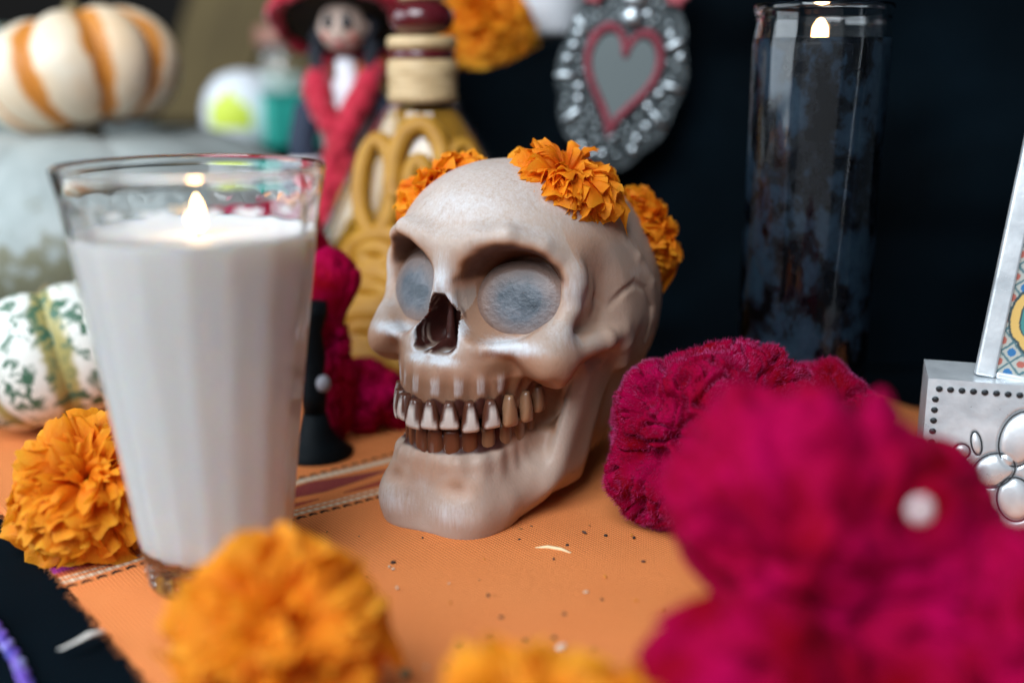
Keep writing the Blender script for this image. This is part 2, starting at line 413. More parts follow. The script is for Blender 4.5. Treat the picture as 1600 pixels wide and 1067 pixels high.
    d = smin(d, s_cap(p, (0, -36, 90), (0, -37, 70), 1.2, 2.4), 2.5)
    d = smin(d, s_cap(p, (0, -41, 71), (0, -48.5, 69.5), 2.6, 1.8), 2.5)
    d = smin(d, s_chain(S, [(0, -49, 69.0), (5, -48.6, 67.4), (10.5, -45.5, 70.5)], [2.2, 2.0, 2.2]), 2.5)
    th = np.arctan2(x, -(y + 20)); front = sstep(1.7, 1.2, np.abs(th))
    d = d + .55*np.cos(th*NT_)*front*sstep(49, 52, z)*sstep(67, 58, z)*sstep(.75, .95, al) + .35*np.cos(th*NT_)*front*sstep(20, 27, z)*sstep(35, 31, z)
    # temple seams, plate and cracks
    q = lambda y_, z_, o=0.: (sk_x(y_, z_, o), y_, z_)
    d = smin(d, s_chain(S, [q(-4, 118, -.8), q(14, 112, -.6), q(26, 100, -.6), q(36, 88, -.6), q(42, 72, -.8)], [1.0]*5), 4)
    d = smin(d, s_ell(S, (sk_x(19, 76, -8.4), 19, 76), (9.3, 19, 13.5)), 1.8)
    crk = s_chain(S, [q(-3, 88, -1.2), q(4, 83.5, -.2), q(12, 88.5, .5), q(20, 90.4, .5), q(29, 86, .4), q(36, 77, .4), q(36, 64, 0)], [1.2]*7, .5)
    d = smax(d, -crk, 1.5)
    d = smin(d, s_chain(S, [(44, 8, 73), (46.5, 15, 67), (45, 19, 58)], [3.5, 4.0, 3]), 4)
    d = smax(d, -s_ell(S, (47, 1, 62.0), (7, 7, 4)), 3)
    d = smax(d, -s_chain(p, [(0, -43.5, 110), (.6, -38.6, 119), (0, -30.8, 126)], [.7, .8, .5]), 2.5)
    d = d + .35*vnoise(p, .055) + .16*vnoise(p, .14)
    return smax(d, .25 - z, 1.2)
def build_skull():
    t = thing('skull', 'pale bone coloured decorative skull with brown stained teeth and a marigold crown', 'skull', SK_LOC, (0, 0, SK_ROT))
    V, F = surface_nets(skull_sdf, (-54, -68, -1), (54, 84, 142), .62)
    me = mesh('skull_shell', V*.001, F)
    p = V.astype(np.float32); x, y, z = p.T; S = np.stack([np.abs(x), y, z], 1)
    e = .7; N = np.stack([skull_sdf(p + np.eye(3, dtype=np.float32)[i]*e) - skull_sdf(p - np.eye(3, dtype=np.float32)[i]*e) for i in range(3)], 1)
    N /= np.linalg.norm(N, axis=1)[:, None] + 1e-9
    g = lambda c, r, k=1.: np.exp(-k*np.sum(((S - np.array(c))/np.array(r))**2, 1))
    n1 = vnoise(p, .25); n2 = vnoise(p*np.array([1, 1, .18]), .9)
    # deep brown paint: nose hole, gum line, mouth
    na = sk_na(S); orb = sk_orb(S)
    th = np.arctan2(x, -(y + 20)); al = np.sqrt((x/25)**2 + ((y + 20)/34)**2)
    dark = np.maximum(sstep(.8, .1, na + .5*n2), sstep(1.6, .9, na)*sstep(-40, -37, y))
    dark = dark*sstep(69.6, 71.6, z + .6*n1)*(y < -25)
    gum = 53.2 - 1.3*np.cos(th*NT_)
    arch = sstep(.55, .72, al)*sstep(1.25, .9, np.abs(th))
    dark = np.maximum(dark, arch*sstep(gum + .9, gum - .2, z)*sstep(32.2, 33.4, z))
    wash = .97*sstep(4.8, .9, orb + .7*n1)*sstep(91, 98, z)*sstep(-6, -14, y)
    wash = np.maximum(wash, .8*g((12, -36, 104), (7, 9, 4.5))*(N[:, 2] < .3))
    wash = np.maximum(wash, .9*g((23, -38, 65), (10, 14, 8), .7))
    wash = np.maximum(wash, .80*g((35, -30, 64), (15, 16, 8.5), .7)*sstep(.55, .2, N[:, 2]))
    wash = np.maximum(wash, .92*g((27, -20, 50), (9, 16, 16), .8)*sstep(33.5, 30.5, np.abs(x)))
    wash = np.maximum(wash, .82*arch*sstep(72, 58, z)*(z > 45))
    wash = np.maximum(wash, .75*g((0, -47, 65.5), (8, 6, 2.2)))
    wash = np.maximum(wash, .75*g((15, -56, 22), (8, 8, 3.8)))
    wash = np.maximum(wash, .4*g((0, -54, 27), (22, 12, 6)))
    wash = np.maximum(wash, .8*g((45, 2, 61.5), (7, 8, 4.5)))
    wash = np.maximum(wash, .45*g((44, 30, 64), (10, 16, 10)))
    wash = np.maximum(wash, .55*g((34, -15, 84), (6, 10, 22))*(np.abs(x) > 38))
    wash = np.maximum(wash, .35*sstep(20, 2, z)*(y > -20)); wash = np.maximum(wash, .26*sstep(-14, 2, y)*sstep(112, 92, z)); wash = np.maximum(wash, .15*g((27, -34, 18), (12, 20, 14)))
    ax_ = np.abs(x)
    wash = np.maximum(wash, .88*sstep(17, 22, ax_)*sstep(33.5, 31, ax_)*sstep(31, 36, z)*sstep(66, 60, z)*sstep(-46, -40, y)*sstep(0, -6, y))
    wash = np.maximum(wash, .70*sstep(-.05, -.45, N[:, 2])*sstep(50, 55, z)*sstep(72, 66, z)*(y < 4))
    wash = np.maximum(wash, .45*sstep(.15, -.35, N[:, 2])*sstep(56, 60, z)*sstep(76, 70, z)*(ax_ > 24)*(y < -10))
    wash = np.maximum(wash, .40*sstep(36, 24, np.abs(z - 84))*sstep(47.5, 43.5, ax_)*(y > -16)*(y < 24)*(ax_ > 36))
    br = .50*g((0, -30, 124), (34, 26, 13))
    br = np.maximum(br, .36*sstep(.1, .8, N[:, 2])*sstep(102, 114, z)*sstep(40, 0, y))
    br = np.maximum(br, 1.0*g((0, -48, 97), (6, 9, 11))*sstep(.5, 0, dark)); br = np.maximum(br, .9*g((9, -46, 80), (4, 6, 9)))
    br = np.maximum(br, 1.0*g((27, -37, 73.5), (13, 10, 3.2))); br = np.maximum(br, 1.0*g((39.5, -22, 76), (6, 8, 6)))
    br = np.maximum(br, 1.0*g((42, -15, 92), (4, 6, 11))); br = np.maximum(br, .9*g((5, -51, 68.5), (8, 5, 2.2)))
    br = np.maximum(br, .85*g((44, 14, 70), (6, 12, 3.6))); br = np.maximum(br, .52*g((13, -57, 12), (12, 9, 6)))
    br = np.maximum(br, .3*g((0, -58, 20), (5, 6, 8))); br = np.maximum(br, .45*arch*sstep(.2, -.6, np.cos(th*NT_))*sstep(54, 57, z)*sstep(66, 60, z))
    br = np.maximum(br, .5*g((45, 26, 94), (6, 16, 4)))
    br = np.maximum(br, .70*sstep(3.4, 1.0, na)*(y < -40)*sstep(.4, .1, dark)*sstep(99, 96, z))
    wash = np.maximum(wash, .62*sstep(2.6, .3, orb + .5*n1)*(y < -8)*(np.abs(x) < 43)*(np.abs(x) > 7))
    attr_f(me, 'dark', np.clip(dark, 0, 1)); attr_f(me, 'wash', np.clip(wash, 0, 1)); attr_f(me, 'brush', np.clip(br, 0, 1))
    m = mat('skull_paint', rough=.46, sss=.12, sss_col=(.0035, .0018, .001), spec=.38); T = NT(m)
    streak = T.noise(1, 4, .6, sc=(480, 480, 120)); scr = T.noise(1, 2, .6, sc=(1300, 1300, 130)); blot = T.noise(70, 4); fine = T.noise(900, 3)
    base = T.mix(blot, (.345, .255, .205), (.465, .365, .305))
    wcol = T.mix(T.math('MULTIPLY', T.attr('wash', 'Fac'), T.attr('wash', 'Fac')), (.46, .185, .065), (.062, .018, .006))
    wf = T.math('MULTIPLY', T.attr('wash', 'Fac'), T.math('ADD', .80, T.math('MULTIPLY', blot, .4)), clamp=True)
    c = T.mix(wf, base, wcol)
    bf = T.math('ADD', T.math('MULTIPLY', T.attr('brush', 'Fac'), 1.45), T.math('MULTIPLY', T.math('SUBTRACT', T.math('ADD', T.math('MULTIPLY', streak, .5), T.math('MULTIPLY', scr, .5)), .58), 2.2), clamp=True)
    bf = T.math('MULTIPLY', bf, T.math('MULTIPLY', T.attr('brush', 'Fac'), 1.5, clamp=True))
    c = T.mix(bf, c, (.60, .61, .635))
    c = T.mix(T.ramp(T.noise(1, 5, .7, sc=(300, 300, 140)), [(.58, 0.), (.74, .30)]), c, (.22, .12, .07))
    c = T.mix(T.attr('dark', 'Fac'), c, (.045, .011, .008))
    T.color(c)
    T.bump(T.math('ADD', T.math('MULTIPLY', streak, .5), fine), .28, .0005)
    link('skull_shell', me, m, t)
    # teeth
    def tooth(th, arch, z0, z1, w, d, lean, cols, up):
        a, b = arch; cx, cy = a*math.sin(th), -20 - b*math.cos(th)
        nrm = np.array([math.sin(th)/a, -math.cos(th)/b]); nrm /= np.linalg.norm(nrm); tan = np.array([-nrm[1], nrm[0]])
        v = []; col = []; n = 14; K = 9
        for i in range(K):
            t_ = i/(K-1); zz = z0 + (z1 - z0)*t_                       # t_=0 at the gum, 1 at the tip
            if up: ww = w*(.36 + .64*t_**.75)*(1 if t_ < .9 else .9); dd = d*(1 - .45*t_)
            else: ww = w*1.12*(.80 + .20*math.sin(math.pi*min(1, t_*.75 + .25))); dd = d*(1 - .3*t_)
            off = (1.2 if up else .6)*math.sin(math.pi*t_*.7) + lean*t_
            for j in range(n):
                q = 2*math.pi*j/n; cq, sq = math.cos(q), math.sin(q)
                px = ww*.5*np.sign(cq)*abs(cq)**.75; py = dd*.5*np.sign(sq)*abs(sq)**.8
                xy = np.array([cx, cy]) + tan*px + nrm*(py + off)
                v.append([xy[0], xy[1], zz]); col.append(cols(t_, sq, cq))
        f = [(i*n+j, i*n+(j+1) % n, (i+1)*n+(j+1) % n, (i+1)*n+j) for i in range(K-1) for j in range(n)]
        f += [tuple(range(n-1, -1, -1)), tuple((K-1)*n + j for j in range(n))]
        me = mesh('tooth', np.array(v)*.001, f); attr_col(me, 'paint', col); me.flip_normals() if z1 < z0 else None
        return me
    mt = mat('tooth_paint', rough=.28, sss=.08, sss_col=(.002, .001, .0006), spec=.6); T = NT(mt)
    nz = T.noise(1, 3, .6, sc=(900, 900, 300)); T.color(T.mix(T.math('MULTIPLY', nz, .35), T.attr('paint'), (.16, .06, .03)))
    W = np.array([.66, .62, .58]); B = np.array([.075, .022, .012]); M_ = np.array([.36, .19, .10]); r2 = np.random.default_rng(5)
    ths = [.2, .59, .98, 1.36, 1.72, 2.05]
    st = 2*math.pi/NT_
    for s_ in (-1, 1):
        for i in range(7):
            th = s_*(st*.5 + st*i); k = i
            def cu(t_, sq, cq, k=k, s_=s_):
                if k >= 4: return M_*(.6 + .4*t_)
                m_ = sstep(.0, .16, t_)*sstep(.14, -.10, abs(cq) - .78*(.02 + .98*t_**.9)); return B + (W - B)*m_
            wd = [10.2, 10.0, 9.6, 9.0, 8.4, 7.8, 7.2][i]
            link('tooth', tooth(th, (24.6, 34.2), 53.8 + r2.normal(0, .3), 43.5 - .2*i + r2.normal(0, .7), wd*(.82 + .22*r2.random()), 6.5, 1.2, cu, True), mt, t)
    for s_ in (-1, 1):
        for i in range(7):
            th = s_*(.13 + .265*i)
            def cl(t_, sq, cq, i=i, s_=s_):
                m_ = np.array([.10, .030, .014]); b_ = M_*.62 if (i >= 3 and s_ > 0) else m_
                return b_*(.75 + .5*sstep(.6, .1, abs(cq)))
            link('tooth', tooth(th, (21.4, 31.3), 30.4 + r2.normal(0, .4), 42.0 + r2.normal(0, .35), 6.2*(.9 + .15*r2.random()), 5.2, .2, cl, False), mt, t)
    # glassy eyes
    ml = mat('frosted_lens', (.42, .41, .47), rough=.40, coat=.08, spec=.5); T = NT(ml)
    n_ = T.noise(1, 5, .65, sc=(330, 330, 420)); n0 = T.noise(120, 4, .6); nl = T.noise(75, 4, .6); rd = T.math('ADD', T.math('MULTIPLY', T.attr('rad', 'Fac'), .42), T.math('MULTIPLY', nl, .62))
    val = T.math('ADD', T.math('ADD', T.math('MULTIPLY', T.attr('rad', 'Fac'), .30), T.math('MULTIPLY', nl, 1.15)), T.math('ADD', T.math('MULTIPLY', n_, .45), T.math('MULTIPLY', n0, .35)))
    lc = T.ramp(T.math('SUBTRACT', val, T.math('ADD', .56, T.math('MULTIPLY', T.attr('smudge', 'Fac'), .34))), [(.12, (.014, .020, .028)), (.36, (.050, .066, .084)), (.56, (.105, .118, .140)), (.76, (.165, .165, .182))])
    T.color(T.mix(T.ramp(T.math('ADD', T.attr('ring', 'Fac'), T.math('MULTIPLY', T.math('SUBTRACT', nl, .5), .5)), [(.40, 0.), (.82, 1.)]), lc, (.20, .130, .105)))
    T.bump(n_, .6, .0012)
    prof = [(1.04, -.30), (1.02, -.06), (.83, .10), (.81, .12)] + [(r_, .195 - .11*r_*r_) for r_ in (.76, .7, .64, .58, .52, .46, .4, .34, .28, .22, .16, .1, .05, .0001)]
    mb = MB().lathe(prof, 72); v = np.concatenate(mb.v)
    for s_ in (-1, 1):
        q = v*np.array([19.0, 15.6, 15.]); ang = np.arctan2(q[:, 1], q[:, 0])
        q = np.stack([q[:, 0], -q[:, 2], q[:, 1]], 1)                   # axis towards -Y
        rm = np.array(Euler((R(-15), 0, R(18*s_))).to_matrix())
        q = q @ rm.T + np.array([s_*23.5, -23.6, 87.4])
        me = mesh('eye_lens', q*.001, mb.f); attr_f(me, 'rad', np.clip((v[:, 0] + 1)/2, 0, 1)); attr_f(me, 'ring', np.minimum(np.linalg.norm(v[:, :2], axis=1), 1)); attr_f(me, 'smudge', np.exp(-((v[:, 0] - .22)**2/.10 + (v[:, 1] + .02)**2/.05))); link('eye_lens', me, ml, t)
    return t
skull = build_skull()
# ---------------------------------------------------------------- candles
m_glass = mat('clear_glass', (1, 1, 1), .0, trans=1, ior=1.47)
m_flame = mat('flame', (0, 0, 0), 1, emit=(1.0, .60, .26), estr=14)
m_wick = mat('wick', (.02, .015, .012), .9)
def flame(t, c, h, r, sc=1.):
    n = 14; prof = []
    for i in range(n+1):
        q = i/n; prof.append((max(1e-6, r*min(1, (q/.18))**.5*min(1, (1 - q)/.45)**.55*(1 - .12*q)), c[2] + h*q))
    link('flame', MB().lathe(prof, 16, (c[0], c[1], 0)).me('flame'), m_flame, t)
    link('wick', MB().tube([(c[0], c[1], c[2] - .003), (c[0] + .0002, c[1], c[2] + .001), (c[0] + .0008, c[1], c[2] + .0035)], .0006, 6).me('wick'), m_wick, t)
def white_candle():
    t = thing('white_candle', 'lit white candle in a tall flared clear glass tumbler', 'candle', (-.1025, .350, .0014))
    H = .1425; N = 160; nf = 18
    a = np.linspace(0, 2*np.pi, N, endpoint=False)
    Ro = lambda z: .0243 + (.0420 - .0243)*(np.clip(z/H, 0, 1)**1.04)
    fl = lambda z: (.55 + .45*np.cos(a*nf))
    rows = []
    def row(r, z): rows.append(np.column_stack([r*np.cos(a), r*np.sin(a), np.broadcast_to(z, a.shape)]))
    row(np.full(N, .004), .0012); row(np.full(N, .0205), .0006); row(np.full(N, .0232), .0004); row(np.full(N, .0241), .0016)
    for z in np.linspace(.004, .134, 40): row(Ro(z) - .00045*(.5 - .5*np.cos(a*nf))*sstep(.134, .126, z), z)
    for z, o_ in ((.136, .0002), (.1385, .0005), (.1405, .0006), (.1418, .0003), (.1423, -.0004), (.1424, -.0011), (.1418, -.0014), (.1405, -.0014)): row(Ro(z) + o_, z)
    top = .1335
    for z in np.concatenate([np.linspace(.1388, .112, 34), np.linspace(.110, .012, 22)]):
        # inner flutes that end in small arches below the rim
        arch = top - .0035*(1 - np.abs(np.cos(a*nf/2))); k = sstep(arch + .0008, arch - .0012, z)
        row(Ro(z) - .0013 - k*.0006*(np.abs(np.sin(a*nf/2))**1.5) + .0002, z)
    row(np.full(N, .0195), .0104); row(np.full(N, .010), .0098); row(np.full(N, .002), .0096)
    V = np.concatenate(rows); n = len(rows); F = [(i*N+j, i*N+(j+1) % N, (i+1)*N+(j+1) % N, (i+1)*N+j) for i in range(n-1) for j in range(N)]
    F += [tuple(range(N-1, -1, -1)), tuple((n-1)*N + j for j in range(N))]
    link('glass', mesh('glass', V, F), m_glass, t)
    Ri = lambda z: Ro(z) - .00085
    prof = [(.001, .0106), (.017, .0108)] + [(Ri(z) - (.0012 if z < .013 else 0), z) for z in np.linspace(.0125, .1205, 26)] + [(Ri(.1215) - .0005, .1216), (Ri(.1215) - .003, .1211), (.022, .1206), (.008, .1203), (.002, .1202)]
    mw = mat('white_wax', (.90, .88, .85), .45, sss=.6, sss_col=(.012, .009, .006), spec=.4); T = NT(mw)
    T.color(T.ramp(T.noise(1, 4, sc=(40, 40, 12)), [(.3, (.80, .77, .74)), (.7, (.86, .84, .82))]))
    mbw = MB().lathe(prof, 144); vv = np.concatenate(mbw.v); aa = np.arctan2(vv[:, 1], vv[:, 0]); rr_ = np.linalg.norm(vv[:, :2], axis=1)
    vv[:, :2] *= (1 - .017*np.abs(np.sin(aa*nf/2))**1.5*(rr_ > .017)*(vv[:, 2] < .1212))[:, None]
    link('wax', mesh('wax', vv, mbw.f), mw, t)
    flame(t, (.0022, -.004, .1212), .0142, .0028)
    return t
white_candle()
def black_candle():
    t = thing('black_candle', 'lit black pillar candle in a tall straight glass, wax mottled blue', 'candle', (.1295, .472, .0012))
    H = .1975; prof = [(.004, .0015), (.022, .0006), (.0262, .0008), (.0278, .003), (.0283, .008)]
    prof += [(.0283 + .0002*math.sin(z*40), z) for z in np.linspace(.015, .178, 18)]
    prof += [(.0282, .183), (.0276, .187), (.0272, .190), (.0276, .1925), (.0283, .1940), (.0286, .1955), (.0283, .1970), (.0274, .1976), (.0263, .1970), (.0256, .195), (.0252, .191), (.0254, .187)]
    prof += [(.0259, z) for z in np.linspace(.182, .012, 10)] + [(.024, .0095), (.015, .0085), (.002, .0082)]
    link('glass', MB().lathe(prof, 96).me('glass'), m_glass, t)
    p2 = [(.001, .0088), (.0225, .0098)] + [(.0264, z) for z in np.linspace(.0125, .1805, 30)] + [(.0262, .1835), (.0245, .1815), (.018, .1800), (.008, .1795), (.002, .1794)]
    mw = mat('black_wax', rough=.4, spec=.25); T = NT(mw)
    n1 = T.noise(1, 6, .62, sc=(42, 42, 34)); n2 = T.noise(1, 5, .65, sc=(120, 120, 80)); n3 = T.noise(1, 3, .6, sc=(260, 260, 200))
    fr = T.math('ADD', T.math('MULTIPLY', n1, .75), T.math('MULTIPLY', n2, .30))
    T.color(T.ramp(fr, [(.42, (.0008, .0012, .0022)), (.53, (.0022, .004, .008)), (.555, (.010, .026, .048)), (.63, (.018, .042, .068)), (.72, (.006, .016, .032))]))
    rr = T.ramp(fr, [(.48, .18), (.56, .55)]); T.l(rr, T.b.inputs['Roughness']); T.bump(T.math('ADD', fr, T.math('MULTIPLY', n3, .15)), .4, .002)
    link('wax', MB().lathe(p2, 96).me('wax'), mw, t)
    flame(t, (-.002, -.004, .1797), .0130, .0034)
black_candle()
# ---------------------------------------------------------------- marigolds
def petal_material(name, c0, c1):
    m = bpy.data.materials.new(name); m.use_nodes = True; T = NT(m); b = T.b
    b.inputs['Roughness'].default_value = .5; b.inputs['Specular IOR Level'].default_value = .3
    tc = T.n('ShaderNodeTexCoord'); sx = T.n('ShaderNodeSeparateXYZ'); T.l(tc.outputs['Object'], sx.inputs[0])
    vein = T.noise(1, 3, sc=(26, 26, 2.2)); grad = T.math('ADD', sx.outputs['Z'], T.math('MULTIPLY', T.math('SUBTRACT', vein, .5), .7))
    col = T.ramp(grad, [(.30, tuple(np.array(c0)*np.array([.92, .55, .5]))), (.68, c0), (.98, c1)])
    oi = T.n('ShaderNodeObjectInfo'); col = T.mix(T.math('MULTIPLY', oi.outputs['Random'], .5), col, tuple(np.array(c0)*np.array([.97, .86, .8])))
    T.l(col, b.inputs['Base Color'])
    tr = T.n('ShaderNodeBsdfTranslucent'); T.l(col, tr.inputs['Color']); mx = T.n('ShaderNodeMixShader'); mx.inputs[0].default_value = .42
    T.l(b.outputs[0], mx.inputs[1]); T.l(tr.outputs[0], mx.inputs[2]); T.l(mx.outputs[0], T.t.nodes['Material Output'].inputs['Surface'])
    T.bump(vein, .35, .06)
    return m
m_pet = petal_material('marigold_petal', (.95, .335, .010), (.99, .50, .030))
m_pet2 = petal_material('marigold_petal_deep', (.95, .30, .008), (.99, .45, .024))
m_calyx = mat('calyx_green', (.06, .11, .025), .6)
def petal_mesh(seed):
    """unit petal: base at origin, length 1 along +Z, width along X, curls towards +Y"""
    r = np.random.default_rng(seed); nu, nv = 13, 9
    u = np.linspace(-1, 1, nu); v = np.linspace(0, 1, nv); U, Vv = np.meshgrid(u, v); U = U.ravel(); Vv = Vv.ravel()
    wd = (.14 + .56*np.sin(np.minimum(Vv*2.2, math.pi/2)))*np.sqrt(np.clip(1 - .50*np.clip((Vv - .55)/.45, 0, 1)**2.2, 0, 1))
    ph = r.uniform(0, 6.3, 3); fr = r.uniform(2.6, 4.0)
    ruff = Vv**1.8*(.25*np.sin(fr*U + ph[0]) + .15*np.sin(2.1*fr*U + ph[1])) + Vv**3*.13*np.sin(6.8*U + ph[2])
    curl = .50*Vv**2.4*r.uniform(.5, 1.5)
    x = U*wd*(1 - .15*r.random()); y = ruff + curl + .16*(U**2)*Vv*r.uniform(-1, 1)
    z = Vv*(1 - .20*np.abs(U)**2.4) - .16*curl + .035*Vv**3*np.sin(3.0*fr*U + ph[2])
    i = np.arange(nu*nv).reshape(nv, nu); F = np.stack([i[:-1, :-1], i[:-1, 1:], i[1:, 1:], i[1:, :-1]], -1).reshape(-1, 4)
    return mesh('petal', np.stack([x, y, z], 1), F)
PET = [petal_mesh(100 + i) for i in range(10)]; PET2 = [q.copy() for q in PET]
for q in PET: q.materials.append(m_pet)
for q in PET2: q.materials.append(m_pet2)
def marigold(label, loc, axis, Rr, n=190, flat=.8, group='orange marigold heads', deep=False, maxang=108, seed=0, spin=0., rays=0):
    r = np.random.default_rng(900 + seed)
    q = Vector(axis).normalized().to_track_quat('Z', 'Y')
    t = link('marigold', None, None, None, loc, None, label, 'marigold', group); t.rotation_mode = 'QUATERNION'; t.rotation_quaternion = q
    src = PET2 if deep else PET
    for i in range(n):
        f = (i + .5)/n; phi = R(maxang)*f**.56; th = i*2.39996 + spin + r.normal(0, .12)
        phi += r.normal(0, .05)
        d = Vector((math.sin(phi)*math.cos(th), math.sin(phi)*math.sin(th), math.cos(phi)*flat))
        L = Rr*(.58 + .14*f)*r.uniform(.85, 1.12); base = d*Rr*(.34 + .06*r.random())*(.45 + .55*sstep(0, .14, f)); L *= .85 + .15*sstep(0, .14, f)
        base.z -= 0
        down = Vector((math.cos(phi)*math.cos(th), math.cos(phi)*math.sin(th), -math.sin(phi)))     # curls away from the pole
        zz = (d + down*(r.uniform(.05, .60) if deep else r.uniform(-.10, .30)) + Vector(r.normal(0, .17, 3))).normalized()
        yy = (down - zz*down.dot(zz)).normalized(); xx = yy.cross(zz)
        M3 = Matrix((xx, yy, zz)).transposed() @ Matrix.Rotation(r.normal(0, .45 if deep else .80), 3, 'Z')
        w_ = L*((.47 if deep else .54) + (.31 if deep else .36)*f)*r.uniform(.8, 1.25)
        o = bpy.data.objects.new('petal', src[int(r.integers(len(src)))]); COL.objects.link(o); o.parent = t
        o.matrix_local = Matrix.Translation(base) @ M3.to_4x4() @ Matrix.Diagonal((w_, w_*.9, L, 1))
    for k in range(rays):
        th = spin + 2.5 + .45*k; d = Vector((math.cos(th), math.sin(th), -.35)).normalized(); dn = Vector((0, 0, -1)); dn = (dn - d*dn.dot(d)).normalized()
        M3 = Matrix((dn.cross(d), dn, d)).transposed()
        o = bpy.data.objects.new('petal', src[k]); COL.objects.link(o); o.parent = t
        o.matrix_local = Matrix.Translation(d*Rr*.55) @ M3.to_4x4() @ Matrix.Diagonal((Rr*.7, Rr*.6, Rr*.85, 1))
    link('calyx', MB().lathe([(.0001, -Rr*.62), (Rr*.12, -Rr*.62), (Rr*.20, -Rr*.45), (Rr*.34, -Rr*.18), (Rr*.30, .05*Rr), (.0001, .06*Rr)], 14).me('calyx'), m_calyx, t)
    return t
G = 'orange marigold heads on the altar'
marigold('orange marigold lying left of the white candle, in front of the speckled gourd', (-.1530, .369, .0275), (.20, -.62, .72), .0272, 230, .88, G, seed=1, maxang=118, rays=3, spin=.4)
marigold('large blurred orange marigold right in front of the white candle', (-.0615, .2560, .0320), (.10, -.55, .8), .0278, 230, .95, G, seed=2, maxang=125)
marigold('very blurred orange marigold at the bottom edge nearest the viewer', (.006, .206, .0205), (0, -.2, 1), .0360, 190, .85, G, seed=3)
marigold('marigold on the top of the skull, largest of its crown', (.0212, .4280, .1305), (.30, -.22, .93), .0246, 299, .50, 'marigolds crowning the skull', True, 112, seed=4, spin=1.0)
marigold('marigold at the left end of the skull crown', (-.0300, .4545, .1255), (-.55, -.05, .84), .0225, 270, .46, 'marigolds crowning the skull', True, 105, seed=5)
marigold('marigold low at the back of the skull beside the black cloth', (.0590, .4700, .1050), (.82, .05, .57), .0226, 280, .46, 'marigolds crowning the skull', True, 105, seed=6)
marigold('orange marigold on the black step behind the bottle stopper', (-.016, .690, .1975), (.1, -.5, .85), .0290, 240, .9, G, seed=7)
marigold('small piece of orange marigold between the doll and the bottle', (-.0840, .735, .1780), (0, -.6, .8), .0190, 120, .9, G, seed=8)
# ---------------------------------------------------------------- cockscombs
def cs_material(name, c0, c1, tip):
    m = bpy.data.materials.new(name); m.use_nodes = True; T = NT(m); b = T.b
    b.inputs['Roughness'].default_value = .75; b.inputs['Specular IOR Level'].default_value = .03
    b.inputs['Sheen Weight'].default_value = .02; b.inputs['Sheen Roughness'].default_value = .35; b.inputs['Sheen Tint'].default_value = (1, .25, .6, 1)
    T.color(T.mix(T.ramp(T.noise(48, 4), [(.34, 0.), (.66, 1.)]), c0, c1)); T.bump(T.noise(1500, 2), .5, .0008); return m
m_cs = cs_material('cockscomb_velvet', (.18, .0003, .0055), (.31, .0007, .050), None)
m_hair = mat('cockscomb_hair', (.62, .02, .19), .8, spec=.03); T = NT(m_hair); T.color(T.mix(T.attr('tip', 'Fac'), (.30, .001, .042), (.80, .20, .52)))
m_stem = mat('cockscomb_stem', (.22, .10, .12), .6)
